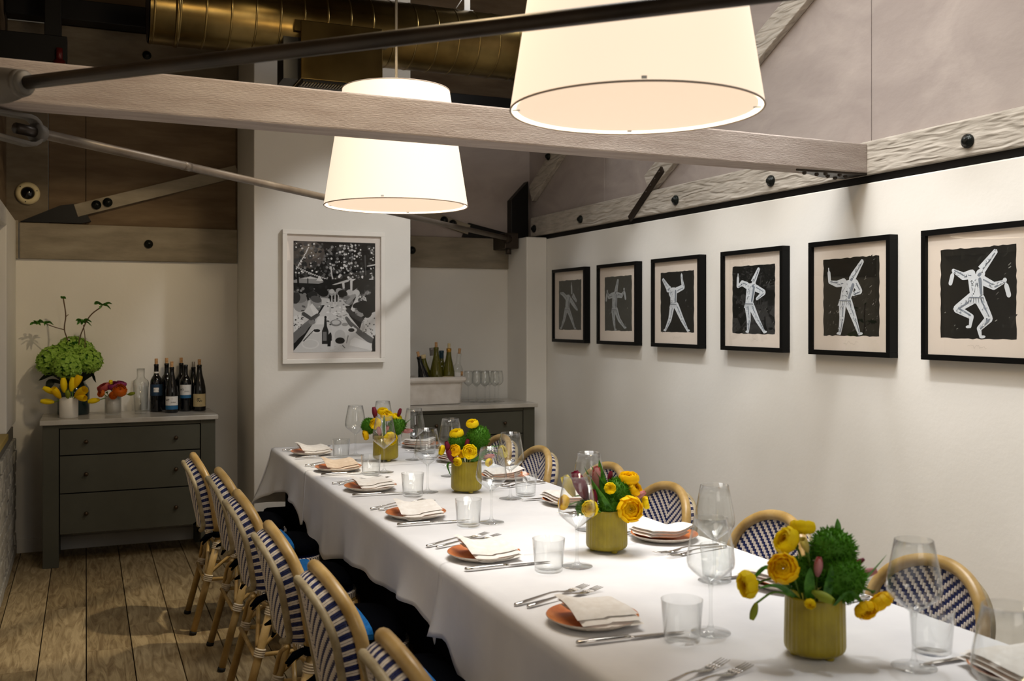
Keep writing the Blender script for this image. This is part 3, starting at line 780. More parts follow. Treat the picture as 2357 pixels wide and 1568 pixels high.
    # skirt pleats
    for k in range(7):
        x0_ = bx - w_ * .5 + w_ * k / 6.5
        D.limb([(x0_, by - 1), (x0_ + (k - 3) * .5, by - 6.5)], [.5, .35], sh if k % 2 else dk)
    D.limb([(bx - w_ * .45, by - .5), (bx + w_ * .45, by - 1)], [1.0, 0.8], sh)
def print_frame(i, yl, label):
    W, H, DEP, FW = 0.507, 0.514, 0.045, 0.022
    t = thing('framed_print', label, 'picture', (3.1095, yl - W / 2, 1.309), 0, 'dancer prints on the right wall')
    X0 = -DEP
    # rails: local y runs along the wall, z up
    mb('frame_black').box((X0, -W / 2, H - FW), (0, W / 2, H)).build('frame_rail', t, bevel=0.001)
    mb('frame_black').box((X0, -W / 2, 0), (0, W / 2, FW)).build('frame_rail', t, bevel=0.001)
    mb('frame_black').box((X0, -W / 2, FW + 0.0002), (0, -W / 2 + FW, H - FW - 0.0002)).build('frame_rail', t, bevel=0.001)
    mb('frame_black').box((X0, W / 2 - FW, FW + 0.0002), (0, W / 2, H - FW - 0.0002)).build('frame_rail', t, bevel=0.001)
    mb('mat_cream').box((X0 + 0.016, -W / 2 + FW, FW), (X0 + 0.02, W / 2 - FW, H - FW)).build('mount', t)
    AW, AH = 0.345, 0.343; a0 = W / 2 - 0.086; b0 = 0.088
    D = Draw(lambda a, b, h: (X0 + 0.016 - h * 4, a0 - a / 100 * AW, b0 + b / 100 * AH))
    draw_dancer(D, DANCERS[i])
    rr = random.Random(i)
    # pencil signature under the print
    if i >= 2:
        pts = [(38 + k * 1.5, -9 + rr.uniform(-2.2, 2.2)) for k in range(18)]
        for p_, q_ in zip(pts, pts[1:]):
            D.limb([p_, q_], [0.18, 0.18], (150, 138, 126))
    D.m.build('artwork', t)
    mb('pane').box((X0 + 0.006, -W / 2 + FW, FW), (X0 + 0.0075, W / 2 - FW, H - FW)).build('glazing', t)
    return t
LB = ['black framed print of a dancer with arms flung wide, farthest along the wall',
      'black framed print of a tall-hatted dancer holding two bottles down, second farthest',
      'black framed print of a dancer striding with one arm raised and hat tilted left',
      'black framed print of a dancer with hand on hip and bottle raised, fourth farthest',
      'black framed print of a dancer on a streaky background, second nearest the camera',
      'black framed print of a leaping dancer on one leg, nearest the camera']
for i, yl in enumerate((6.435, 5.757, 5.077, 4.376, 3.684, 3.010)):
    print_frame(i, yl, LB[i])
# ---------------------------------------------------------------- the large photograph on the column
t = thing('framed_photograph', 'white framed black and white photograph of outdoor diners on the column', 'picture', (1.442, 6.239, 1.194))
W, H, FW, DEP = 0.652, 0.832, 0.027, 0.04
mb('frame_white').box((-W / 2, -DEP, H - FW), (W / 2, 0, H)).build('frame_rail', t, bevel=0.0015)
mb('frame_white').box((-W / 2, -DEP, 0), (W / 2, 0, FW)).build('frame_rail', t, bevel=0.0015)
mb('frame_white').box((-W / 2, -DEP, FW + .0002), (-W / 2 + FW, 0, H - FW - .0002)).build('frame_rail', t, bevel=0.0015)
mb('frame_white').box((W / 2 - FW, -DEP, FW + .0002), (W / 2, 0, H - FW - .0002)).build('frame_rail', t, bevel=0.0015)
mb('mat_white').box((-W / 2 + FW, -0.022, FW), (W / 2 - FW, -0.018, H - FW)).build('mount', t)
AW, AH = 0.522, 0.695; AX, AZ = -0.257, 0.069
D = Draw(lambda a, b, h: (AX + a / 100 * AW, -0.022 - h * 1.2, AZ + b / 136 * AH), (0, 100, 0, 136))
rr = random.Random(11)
D.poly([(0, 0), (100, 0), (100, 136), (0, 136)], (22, 22, 22))
def blobs(n, ar, br, s0, s1, v0, v1, e=0.7):
    for k in range(n):
        v = rr.randint(v0, v1); s_ = rr.uniform(s0, s1)
        D.ell(rr.uniform(*ar), rr.uniform(*br), s_, s_ * rr.uniform(e, 1.2), v, 8, rr.uniform(0, 3))
D.ell(16, 120, 22, 18, (88, 82, 78), 16); D.ell(20, 124, 13, 10, (116, 108, 100), 14)
blobs(150, (2, 98), (84, 134), 0.8, 3.6, 28, 78); blobs(120, (2, 98), (88, 134), 0.5, 2.0, 70, 140)
blobs(70, (40, 98), (84, 134), 0.4, 1.5, 150, 215); blobs(70, (55, 99), (90, 134), 0.6, 1.7, 190, 235)
blobs(26, (2, 30), (84, 134), 0.6, 1.2, 215, 240)
for k in range(16):   # string lights
    f = k / 15; D.ell(4 + 14 * (1 - f) + rr.uniform(-.5, .5), 102 + 26 * (1 - f), 0.9, 0.9, 232, 8); D.ell(4 + f * 36, 104 - f * 18 + 4 * f * f, 0.9, 0.9, 232, 8)
D.limb([(45, 105), (46, 95), (49, 84)], [1.8, 1.6, 1.4], 205)
D.limb([(86, 130), (89, 100), (85, 76), (88, 62)], [8, 6, 6, 7], 24); D.limb([(87, 120), (88, 96)], [1.6, 1.4], 84)
D.limb([(90, 107), (100, 109)], [1.2, 1.4], 225); D.limb([(68, 102), (82, 88)], [1.2, 1.0], 96)
D.poly([(0, 80), (100, 80), (100, 90), (0, 90)], 26)
D.poly([(0, 88), (14, 92), (26, 90), (36, 86), (30, 84), (0, 85)], 150); D.poly([(10, 90), (20, 93), (30, 90)], 206)
D.poly([(27, 88), (31, 94), (36, 87)], 216); D.poly([(46, 83), (60, 88), (70, 91), (66, 87), (50, 83)], 196); D.poly([(66, 90), (76, 91), (72, 88)], 214)
D.limb([(60, 85), (61, 74)], [3, 2.4], 200); D.limb([(70, 88), (70, 75)], [3, 2.4], 210); D.limb([(5, 95), (6, 76)], [2, 2.6], 16); D.limb([(17, 90), (17, 80)], [1.4, 1.4], 30)
blobs(40, (0, 100), (70, 82), 1.0, 3.0, 18, 70); blobs(40, (0, 100), (66, 78), 0.8, 2.2, 90, 190)
# table and its far clutter
D.poly([(0, 2), (0, 0), (100, 0), (100, 4), (68, 44), (60, 62), (40, 62), (30, 46), (10, 14)], 208)
D.poly([(0, 12), (14, 24), (28, 46), (36, 60), (0, 66)], 120)
for (a, b, r_) in ((46, 73, 3.4), (55, 74, 4.2), (68, 72, 4.6), (79, 74, 4.6)): D.ell(a, b, r_, r_ * 1.1, 150); D.ell(a, b + 1.8, r_, r_ * .8, rr.choice((40, 160, 190)))
for (a, b, c_) in ((24, 68, 40), (37, 71, 22), (60, 70, 24), (82, 73, 20)):
    D.ell(a, b, 6, 6.5, 130); D.ell(a - 1, b + 2, 6, 5, c_); D.poly([(a - 9, b - 13), (a + 8, b - 13), (a + 6, b - 5), (a - 6, b - 4)], 196)
D.ell(66, 64, 7, 5, 112, 12, -0.6); D.ell(76, 73, 4.5, 4.6, 196); D.poly([(68, 50), (78, 50), (82, 66), (74, 64)], 214); D.limb([(66, 62), (74, 70)], [5, 4], 150)
blobs(34, (78, 86), (62, 72), 0.5, 1.3, 20, 235)
# left diners
D.ell(27, 62, 7, 7, 150); D.ell(27, 65, 7, 4.2, 86, 12, -0.3); D.poly([(12, 44), (22, 60), (30, 50), (26, 40)], 224); D.limb([(14, 44), (24, 42), (30, 46)], [5, 4, 3], 92)
D.poly([(0, 30), (0, 56), (10, 58), (18, 60), (24, 46), (16, 38), (8, 32)], 210); D.poly([(0, 24), (0, 44), (8, 46), (13, 36)], 224)
D.ell(8, 60, 9, 11, 158); D.ell(7, 66, 9, 6, 128); D.ell(3, 66, 5, 7, 52, 12, -0.3); D.ell(12, 56, 2.6, 1.2, 92, 8, -0.4); D.ell(11, 51, 2.2, 0.8, 76)
blobs(30, (0, 12), (28, 46), 0.3, 1.0, 40, 80); D.limb([(-2, 16), (13, 30), (22, 36)], [11, 6, 4], 112); D.ell(22, 37, 4.2, 3, 134); D.limb([(12, 47), (21, 41), (28, 46)], [5, 4, 3], 78)
# right diner
D.poly([(78, 18), (84, 40), (94, 48), (100, 50), (100, 4), (92, 12)], 216); blobs(26, (84, 99), (14, 44), 0.5, 1.3, 60, 110)
D.limb([(94, 14), (80, 24), (68, 36), (64, 42)], [8, 7, 5, 4], 96); D.limb([(72, 30), (75, 26)], [3, 3], 220)
D.ell(81, 52, 7, 9, 150); D.ell(85, 56, 9, 8, 18); D.ell(90, 50, 6, 8, 18); D.ell(77, 58, 6, 3.4, 20, 12, 0.4); D.ell(77, 53, 2.2, .7, 60, 8); D.ell(76, 47, 2, .8, 84, 8); D.poly([(95, 0), (100, 0), (100, 22), (96, 12)], 18)
D.limb([(66, 52), (74, 44), (82, 40)], [6, 5, 6], 60); D.poly([(82, 30), (85, 40), (87, 30), (84, 24)], 190)
# table top things
for k in range(60):
    a = rr.uniform(40, 64); b = rr.uniform(34, 66); v = rr.choice((60, 120, 235, 240, 180))
    D.ell(a, b, rr.uniform(.5, 2.2), rr.uniform(.3, 1.0), v, 8)
for (a, b, h_) in ((46, 58, 12), (50, 60, 14), (54, 58, 12), (44, 50, 9), (58, 52, 9)): D.limb([(a, b), (a, b + h_)], [2.6, 1.2], 190)
D.poly([(26, 34), (38, 34), (42, 44), (30, 44)], 226); D.ell(51, 36, 7, 4.2, 128); D.ell(51, 36.6, 5, 2.8, 200); D.ell(62, 34, 4, 2, 150); D.ell(27, 26, 6, 3, 226); D.ell(28, 26.5, 4, 2, 40); D.ell(71, 27, 6, 3.4, 222); D.ell(70, 27, 4, 2.4, 34)
D.ell(20, 10, 10.5, 6, 222, 20); D.ell(20, 10.4, 9, 4.8, 206, 20); D.limb([(12, 14), (25, 28)], [1.4, 0.9], 60)
D.poly([(68, 8), (96, 1), (95, 10), (74, 18), (69, 14)], 228)
D.poly([(34, 10), (42, 10), (42, 26), (40, 32), (39.4, 42), (37, 42), (36.4, 32), (34, 26)], 36); D.poly([(35, 14), (39.6, 14), (39.6, 25), (35, 25)], 120); D.ell(38.2, 43, 1.6, 1.6, 20)
D.poly([(40.6, 7), (46, 7), (46, 20), (45, 24), (43.6, 24), (41, 20)], 22); D.poly([(44, 2), (49, 2), (48, 14), (45, 14)], 214)
D.ell(56, 20, 6.8, 7.6, 186); D.ell(56, 14, 6.0, 4.0, 18); D.limb([(59, 8), (62, 5)], [1.2, 1], 110); D.limb([(66, 20), (64, 11)], [1.2, .8], 110)
for k in range(14): D.ell(rr.uniform(30, 60), rr.uniform(2, 8), rr.uniform(.3, .8), .3, 180, 6)
D.m.build('photograph_print', t)
mb('pane').box((-W / 2 + FW, -0.030, FW), (W / 2 - FW, -0.029, H - FW)).build('glazing', t)
# detector on the back wall
t = thing('wall_detector', 'round cream detector with dark dome at the upper left of the back wall', 'detector', (-0.338, 6.984, 2.265))
RX = Matrix.Rotation(PI / 2, 4, 'X')
mb('detector', True).lathe([(0.071, 0), (0.071, 0.012), (0.062, 0.022), (0.046, 0.026), (0.04, 0.022)], 32, RX).build('base_ring', t)
mb('bottle_black', True).lathe([(0.04, 0.015), (0.036, 0.03), (0.022, 0.042), (0, 0.046)], 24, RX).build('dome', t)
me = mb('rubber').lathe([(0.004, 0.024), (0.0001, 0.0245)], 8, RX).mesh('screw')
for a in (0.3, 2.4, 4.5): place('screw', me, t, (0.056 * cos(a), -0.001, 0.056 * sin(a)))

# ================================================================ CHESTS
def chest(label, x0):
    """three-drawer painted chest with stone top; x0 is the left edge of the body"""
    t = thing('chest_of_drawers', label, 'chest', (x0 + 0.49, 6.70, 0), 0, 'grey chests against the back wall')
    W = 0.49; YF = -0.24; YB = 0.235
    mb('quartz').box((-W - 0.015, YF - 0.025, 0.845), (W + 0.015, YB + 0.01, 0.874)).build('stone_top', t, bevel=0.004)
    for sx in (-1, 1):
        xa, xb = (-W, -W + 0.087) if sx < 0 else (W - 0.087, W)
        mb('chest').box((xa, YF, 0), (xb, YF + 0.09, 0.845)).build('leg_post', t, bevel=0.002)
        mb('chest').box((xa, YB - 0.09, 0), (xb, YB, 0.845)).build('leg_post', t, bevel=0.002)
        xs = -W + 0.004 if sx < 0 else W - 0.02
        mb('chest').box((xs, YF + 0.09, 0.17), (xs + 0.016, YB - 0.09, 0.845)).build('side_panel', t)
    mb('chest').box((-W + 0.087, YF + 0.004, 0.822), (W - 0.087, YF + 0.03, 0.845)).build('top_rail', t)
    mb('chest_gap').box((-W + 0.087, YF + 0.03, 0.19), (W - 0.087, YF + 0.034, 0.822)).build('carcass_front', t)
    mb('chest').box((-W + 0.03, YB - 0.02, 0.19), (W - 0.03, YB - 0.008, 0.845)).build('back_panel', t)
    for (za, zb) in ((0.664, 0.817), (0.438, 0.657), (0.195, 0.431)):
        d = mb('chest').box((-W + 0.093, YF + 0.002, za), (W - 0.093, YF + 0.022, zb)).build('drawer', t, bevel=0.0015)
        for kx in (-0.254, 0.254):
            k = mb('brass_dark', True).lathe([(0.006, 0), (0.005, 0.012), (0.012, 0.018), (0.013, 0.024), (0.008, 0.03), (0, 0.031)], 16, Matrix.Rotation(PI / 2, 4, 'X'))
            k.build('knob', d, (kx, YF + 0.002, za + (zb - za) * 0.5))
    return t
chest('grey painted chest of drawers with stone top in the left alcove', -0.235)
chest('grey painted chest of drawers in the right alcove under the wine tub', 1.962)

# ================================================================ TABLE
t = thing('dining_table', 'long dining table hidden under white cloths', 'table', (1.415, 3.2, 0))
mb('dark_wood').box((-0.432, -2.36, 0.708), (0.432, 2.435, 0.742)).build('table_top', t, bevel=0.006)
for y in (-2.1, 0.0, 2.2):
    for x in (-0.3, 0.3):
        mb('black_steel').box((x - 0.03, y - 0.03, 0), (x + 0.03, y + 0.03, 0.708)).build('leg', t, bevel=0.004)
def cloth(label, ya, yb, hemL, hemR, lift, seed, endflap=False):
    """one white cloth: top, and both hanging sides with folds"""
    rs = random.Random(seed)
    m_ = mb('cloth', True); XL, XR = 0.972, 1.868; Z = 0.7495 + lift
    ph = [rs.uniform(0, 6.28) for _ in range(6)]
    def fold(y, side):
        q = ph[0 if side < 0 else 3:]
        return 0.55 * sin(y * 9.0 + q[0]) + 0.35 * sin(y * 17 + q[1]) + 0.2 * sin(y * 31 + q[2])
    n = max(10, int((yb - ya) / 0.022)); rows = []
    for i in range(n + 1):
        y = ya + (yb - ya) * i / n
        row = []
        dl = Z - interp(hemL, y); dr = Z - interp(hemR, y)
        cf = max(0.0, 1 - (5.66 - y) / 0.42) if endflap else 0.0
        fe = min(1.0, (y - ya) / 0.10, (yb - y) / 0.10) if not endflap else min(1.0, (y - ya) / 0.10)
        for k in range(12, 0, -1):      # left drop from the hem upwards
            f = k / 12
            out = 0.006 + (0.014 + 0.020 * (fold(y, -1))) * f * f + cf * 0.085 * f ** 1.3 + 0.012 * (1 - fe) * f
            row.append((XL - out - 0.012, y + 0.012 * sin(y * 13 + ph[5]) * f, Z - 0.018 - (dl - 0.018) * f))
        for a in (0.0, 0.5, 1.0): row.append((XL - 0.018 + 0.018 * (1 - cos(a * PI / 2)), y, Z - 0.018 + 0.018 * sin(a * PI / 2)))
        for k in range(1, 24):
            x = XL + (XR - XL) * k / 24
            wv = 0.0011 * sin(x * 14 + y * 6 + ph[1]) * sin(y * 5 + ph[4])
            # pressed creases
            cr = 0.003 * math.exp(-((y - (ya + yb) / 2 + 0.25 * (x - 1.4)) / 0.012) ** 2) + 0.0022 * math.exp(-((x - 1.42) / 0.01) ** 2)
            row.append((x, y, Z - 0.0012 + wv * 0.6 + cr))
        for a in (1.0, 0.5, 0.0): row.append((XR + 0.018 - 0.018 * (1 - cos(a * PI / 2)), y, Z - 0.018 + 0.018 * sin(a * PI / 2)))
        for k in range(1, 9):
            f = k / 8
            out = 0.006 + (0.010 + 0.012 * fold(y, 1)) * f * f
            row.append((XR + out + 0.012, y, Z - 0.018 - (dr - 0.018) * f))
        rows.append(row)
    m_.grid(rows)
    o = m_.build('tablecloth')
    tag(o, label, 'tablecloth', 'white cloths covering the long table')
    if endflap:
        e = mb('cloth', True); last = rows[-1]; cols = []
        left = [p for p in last if p[2] > Z - 0.02]
        hem0 = interp(hemL, yb)
        for k in range(41):
            f = k / 40; x = XL - 0.018 + (XR + 0.018 - XL + 0.018) * f
            col = []
            dz = 0.30 + 0.02 * sin(f * 9)
            edge = max(0, 1 - f / 0.14)
            for j in range(11):
                g = j / 10
                z = Z - 0.001 - (dz if edge == 0 else dz + (Z - hem0 - dz) * edge) * g
                col.append((x - 0.105 * edge * g ** 1.3, yb + 0.004 + 0.03 * g * (0.5 + 0.5 * sin(f * 22)) + 0.02 * g, z))
            cols.append(col)
        e.grid(cols)
        e.build('end_drop', o)
    s = o.modifiers.new('thickness', 'SOLIDIFY'); s.thickness = 0.0012; s.offset = 0
    return o
RH = [(0, 0.60), (1, 0.58), (2, 0.60), (3, 0.585), (4, 0.605), (6, 0.59)]
cloth('white tablecloth at the far end of the table by the column', 4.70, 5.66,
      [(4.70, 0.50), (4.76, 0.485), (4.80, 0.51), (4.90, 0.567), (5.15, 0.58), (5.35, 0.55), (5.52, 0.505), (5.60, 0.47), (5.66, 0.435)], RH, 0.0, 1, True)
cloth('white tablecloth over the middle of the table', 2.735, 4.735,
      [(2.735, 0.53), (2.77, 0.512), (2.83, 0.56), (2.965, 0.582), (3.256, 0.547), (3.436, 0.535), (3.524, 0.543), (3.875, 0.522), (4.1, 0.47), (4.237, 0.437), (4.3, 0.456), (4.5, 0.462), (4.60, 0.471), (4.67, 0.517), (4.735, 0.52)], RH, 0.0015, 2)
cloth('white tablecloth at the near end of the table', 0.86, 2.775,
      [(0.86, 0.44), (1.3, 0.47), (1.8, 0.43), (2.2, 0.45), (2.45, 0.44), (2.56, 0.478), (2.70, 0.556), (2.775, 0.545)], RH, 0.003, 3)
TZ = 0.7535   # upper face of the cloth

# added dark sheets inside the white cloths, blocking light under the table
t = thing('under_table_block', 'added dark sheets keeping the space under the table in shade', 'light blocker', (1.415, 3.2, 0))
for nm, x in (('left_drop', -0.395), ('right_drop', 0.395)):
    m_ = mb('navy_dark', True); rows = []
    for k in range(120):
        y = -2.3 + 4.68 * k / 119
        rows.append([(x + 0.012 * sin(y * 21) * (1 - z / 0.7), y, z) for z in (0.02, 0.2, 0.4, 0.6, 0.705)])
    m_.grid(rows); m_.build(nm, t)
# dark upholstered bench pushed under the far end of the table
t = thing('bench', 'low navy upholstered bench under the far end of the table', 'bench', (1.34, 5.39, 0))
mb('navy_dark').box((-0.46, -0.10, 0.30), (0.46, 0.10, 0.45)).build('seat_pad', t, bevel=0.02)
mb('navy_dark').box((-0.44, -0.09, 0.05), (0.44, 0.09, 0.30)).build('skirt', t)
for x in (-0.4, 0.4): mb('black_steel').box((x - 0.02, -0.08, 0), (x + 0.02, 0.08, 0.05)).build('foot', t)

# ================================================================ CHAIRS
def arch_pts(sc, off, n=40, wlow=0.0):
    """arched outline in the reclined back plane; sc shrinks it, off moves it backwards"""
    pts = []
    zc, ax, az = 0.222, 0.194 * sc, 0.155 * sc
    lo = [(-0.170 * sc, wlow), (-0.180 * sc, 0.08), (-0.190 * sc, 0.16)]
    up = []
    for k in range(n + 1):
        a = PI - PI * k / n
        ca, sa = cos(a), sin(a)
        e = 2 / 2.1
        up.append((ax * math.copysign(abs(ca) ** e, ca), zc + az * abs(sa) ** e))
    hi = [(-p[0], p[1]) for p in lo[::-1]]
    return lo + up + hi
UU = Vector((0, -0.2036, 0.979)); BB = Vector((0, -0.979, -0.2036)); OO = Vector((0, -0.182, 0.44))
def bp(u, w_, off): return OO + Vector((u, 0, 0)) + UU * w_ + BB * off + Vector((0, 0.95 * u * u, 0))
def outline_w(u, sc):
    zc, ax, az = 0.222, 0.194 * sc, 0.155 * sc
    if abs(u) >= ax: return None
    return zc + az * (1 - (abs(u) / ax) ** 2.1) ** (1 / 2.1)
def low_limit(u, sc):
    # panel edge follows the slanting posts lower down
    a = abs(u) / sc
    if a < 0.168: return 0.045
    return min(0.235, 0.0 + (a - 0.168) / (0.194 - 0.168) * 0.20 + 0.03)
def weave(sc, off, outward):
    m_ = MB(); m_.m('navy'); m_.m('cream'); cw = 0.0088; ncol = int(0.194 * sc / cw)
    for ci in range(-ncol, ncol + 1):
        u = ci * cw; hi = outline_w(u, sc)
        if hi is None: continue
        lo = low_limit(u, sc)
        ph = abs(ci) * cw * 0.97 + 0.003
        k0 = int(math.floor((lo - ph) / 0.0165)) - 1
        for k in range(k0, k0 + 40):
            a, b = max(lo, ph + k * 0.0165), min(hi, ph + (k + 1) * 0.0165)
            if b - a < 0.002: continue
            m_.m('cream' if k % 2 else 'navy')
            h = 0.0034 if k % 2 else 0.0020
            u0, u1 = u - cw * 0.5, u + cw * 0.5
            s_ = outward
            vs = [bp(u0, a, off), bp(u1, a, off), bp(u1, b, off), bp(u0, b, off),
                  bp(u0 + .0018, a + .0012, off + s_ * h), bp(u1 - .0018, a + .0012, off + s_ * h), bp(u1 - .0018, b - .0012, off + s_ * h), bp(u0 + .0018, b - .0012, off + s_ * h)]
            fs = [(4, 5, 6, 7), (0, 1, 5, 4), (1, 2, 6, 5), (2, 3, 7, 6), (3, 0, 4, 7)]
            m_.add(vs, [f[::-1] for f in fs] if s_ > 0 else fs)
    return m_
def edge_wrap():
    """strands wrapped round the panel edge between front arch and rear cane"""
    m_ = MB()
    A = arch_pts(0.96, 0, 44, 0.03); B = arch_pts(0.90, 0, 44, 0.05)
    dense = []
    for P in (A, B):
        V = [Vector((p[0], p[1], 0)) for p in P]; L = [0]
        for a, b in zip(V, V[1:]): L.append(L[-1] + (b - a).length)
        dense.append((V, L))
    def at(q, f):
        V, L = dense[q]; d = f * L[-1]
        for i in range(len(L) - 1):
            if d <= L[i + 1] + 1e-9:
                g = (d - L[i]) / max(1e-9, L[i + 1] - L[i]); return V[i].lerp(V[i + 1], g)
        return V[-1]
    n = 128
    for k in range(n):
        c_ = 'cream' if (k // 2) % 2 else 'navy'
        m_.m(c_)
        f0, f1 = k / n, (k + 0.86) / n; sh = 1.6 / n
        for seg in range(3):
            q0, q1 = seg / 3, (seg + 1) / 3
            def P(f, q):
                f = min(1, max(0, f + sh * q)); a = at(0, f); b = at(1, f); p = a.lerp(b, q)
                bul = 1 + 0.03 * sin(PI * q)
                return bp(p.x * bul, p.y * (1 + 0.012 * sin(PI * q)), 0.008 + 0.038 * q)
            m_.add([P(f0, q0), P(f1, q0), P(f1, q1), P(f0, q1)], [(0, 1, 2, 3)])
    return m_
def seat_outline(n=36, grow=0.0):
    pts = []
    for k in range(n):
        a = 2 * PI * k / n; e = 2 / 3.2
        x = (0.188 + grow) * math.copysign(abs(cos(a)) ** e, cos(a)); y = (0.172 + grow) * math.copysign(abs(sin(a)) ** e, sin(a))
        x *= 1 + 0.10 * y / 0.17
        pts.append((x, y + 0.0))
    return pts
def pad(mt, grow, z0, z1, puff):
    m_ = mb(mt, True); n = 36; rings = [(0.0, z0), (0.85, z0), (1.0, z0 + (z1 - z0) * .3), (1.0, z0 + (z1 - z0) * .7), (0.9, z1), (0.5, z1 + puff), (0.0, z1 + puff * 1.2)]
    O = seat_outline(n, grow); vs = []; fs = []
    for (f, z) in rings:
        for (x, y) in O: vs.append((x * max(f, 0.001), y * max(f, 0.001), z))
    for i in range(len(rings) - 1):
        for k in range(n):
            l = (k + 1) % n; fs.append((i * n + k, i * n + l, (i + 1) * n + l, (i + 1) * n + k))
    m_.add(vs, fs); return m_
def half_pad(mt):
    # blue covering the rear half of the dark cushion
    m_ = mb(mt, True); O = [p for p in seat_outline(72, -0.004)]; rows = []
    for f in (1.0, 1.0, 0.9, 0.6, 0.25):
        z = {1.0: 0.487, 0.9: 0.501, 0.6: 0.510, 0.25: 0.513}[f]
        if not rows: z = 0.470
        rows.append([(x * f, min(0.03, y * f), z) for x, y in O] + [(O[0][0] * f, min(0.03, O[0][1] * f), z - .0)])
    for a, b in zip(rows, rows[1:]): m_.grid([a, b], flip=True)
    m_.add(rows[-1][:-1], [tuple(range(72))]); return m_
WV_F = weave(0.93, 0.004, -1).mesh('woven_front'); WV_B = weave(0.885, 0.046, 1).mesh('woven_rear'); EDGE = edge_wrap().mesh('edge_wrap')
def binding_mesh():
    m_ = mb('binding', True)
    prof = []
    for k in range(4):
        z = -0.016 + k * 0.008
        prof += [(0.0175, z), (0.0205, z + 0.002), (0.0205, z + 0.006), (0.0175, z + 0.008)]
    m_.lathe([(0.0162, -0.016)] + prof + [(0.0162, 0.0165)], 14); return m_.mesh('binding')
BIND = binding_mesh()
def make_chair(label, loc, rz, group):
    t = thing('bistro_chair', label, 'chair', loc, rz, group)
    A = [bp(p[0], p[1], 0.0) for p in arch_pts(1.0, 0, 40, 0.0)]
    mb('bamboo', True).tube(A, 0.0178, 12).build('back_arch', t)
    C = [bp(p[0], p[1], 0.050) for p in arch_pts(0.87, 0, 36, 0.06)]
    mb('bamboo_grey', True).tube([bp(-0.06, 0.03, 0.045)] + C + [bp(0.06, 0.03, 0.045)], 0.0115, 8).build('rear_cane', t)
    tag(place('woven_front', WV_F, t), kind='stuff'); tag(place('woven_rear', WV_B, t), kind='stuff'); tag(place('edge_wrap', EDGE, t), kind='stuff')
    mb('bamboo', True).tube([bp(-0.178, 0.04, 0.01), bp(0, 0.04, 0.02), bp(0.178, 0.04, 0.01)], 0.011, 8).build('back_rail', t)
    s = pad('navy', 0.0, 0.415, 0.440, 0.004).build('seat', t)
    m_ = mb('cream'); O = seat_outline(64, 0.004)
    for k in range(64):
        a, b = Vector((*O[k], 0.437)), Vector((*O[(k + 1) % 64], 0.437)); c_ = a.lerp(b, 0.2); d = a.lerp(b, 0.9)
        m_.add([c_, d, d + Vector((0, 0, -0.020)) + (b - a) * .3, c_ + Vector((0, 0, -0.020)) + (b - a) * .3, c_ * 0.94 + Vector((0, 0, .028)), d * 0.94 + Vector((0, 0, .028))], [(0, 3, 2, 1), (0, 1, 5, 4)])
    tag(m_.build('seat_binding', t), kind='stuff')
    O = seat_outline(40, -0.004)
    mb('bamboo', True).tube([(x, y, 0.404) for x, y in O], 0.0125, 8, closed=True).build('seat_ring', t)
    cu = pad('navy_dark', -0.006, 0.446, 0.487, 0.004).build('cushion', t)
    half_pad('blue').build('cushion_top', cu)
    for sx in (-1, 1):
        p = bp(sx * 0.170, 0.02, 0)
        tm = mb('navy_dark', True).tube([p + Vector((0, 0, -.014)), p + Vector((0, 0, .014))], 0.025, 10)
        tm.tube([p + Vector((0, -.024, .0)), p + Vector((sx * .02, -.055, -.006)), p + Vector((sx * .034, -.085, -.022))], [.010, .013, .004], 6)
        tm.tube([p + Vector((0, -.024, .0)), p + Vector((-sx * .014, -.05, -.02)), p + Vector((-sx * .02, -.07, -.05))], [.010, .011, .004], 6)
        tm.build('cushion_tie', t)
    for sx in (-1, 1):
        ra, rb_ = bp(sx * 0.170, 0.005, 0), Vector((sx * 0.180, -0.275, 0.0))
        fa, fb = Vector((sx * 0.158, 0.145, 0.405)), Vector((sx * 0.178, 0.175, 0.0))
        for (a, b) in ((ra, rb_), (fa, fb)):
            d = (b - a).normalized()
            lg = mb('bamboo', True).tube([a, b - d * 0.012], [0.0165, 0.0150], 10).build('leg', t)
            mb('rubber', True).tube([b - d * 0.016, b], 0.0165, 10).build('foot_cap', lg)
            q = Vector((0, 0, 1)).rotation_difference(d).to_euler()
            for f in (0.09, 0.42):
                o = place('binding', BIND, t, a + (b - a) * f, q)
        a = ra + (rb_ - ra) * 0.44; b = fa + (fb - fa) * 0.40
        mb('bamboo', True).tube([a, b], 0.0085, 8).build('stretcher', t)
        # bent canes under the seat
        mid = a.lerp(b, 0.45)
        mb('bamboo', True).tube(bezier([ra + (rb_ - ra) * 0.38, ra.lerp(fa, 0.16) + Vector((0, 0, -0.09)), ra.lerp(fa, 0.42) + Vector((0, 0, -0.035))], 6), 0.008, 8).build('bent_cane', t)
        mb('bamboo', True).tube(bezier([fa + (fb - fa) * 0.36, fa.lerp(ra, 0.16) + Vector((0, 0, -0.09)), fa.lerp(ra, 0.40) + Vector((0, 0, -0.015))], 6), 0.008, 8).build('bent_cane', t)
    for (ya, za) in ((-0.224, 0.25), (0.157, 0.245)):
        mb('bamboo', True).tube([(-0.176, ya, za), (0.176, ya, za)], 0.0085, 8).build('stretcher', t)
        mb('bamboo', True).tube(bezier([(-0.172, ya + .01, za + 0.03), (-0.13, ya + .02, za + 0.11), (-0.06, ya + .03, za + 0.15)], 6), 0.008, 8).build('bent_cane', t)
        mb('bamboo', True).tube(bezier([(0.172, ya + .01, za + 0.03), (0.13, ya + .02, za + 0.11), (0.06, ya + .03, za + 0.15)], 6), 0.008, 8).build('bent_cane', t)
    return t
ORD = ['nearest the camera', 'second from the camera', 'third from the camera', 'fourth from the camera', 'fifth from the camera', 'sixth from the camera', 'farthest from the camera']
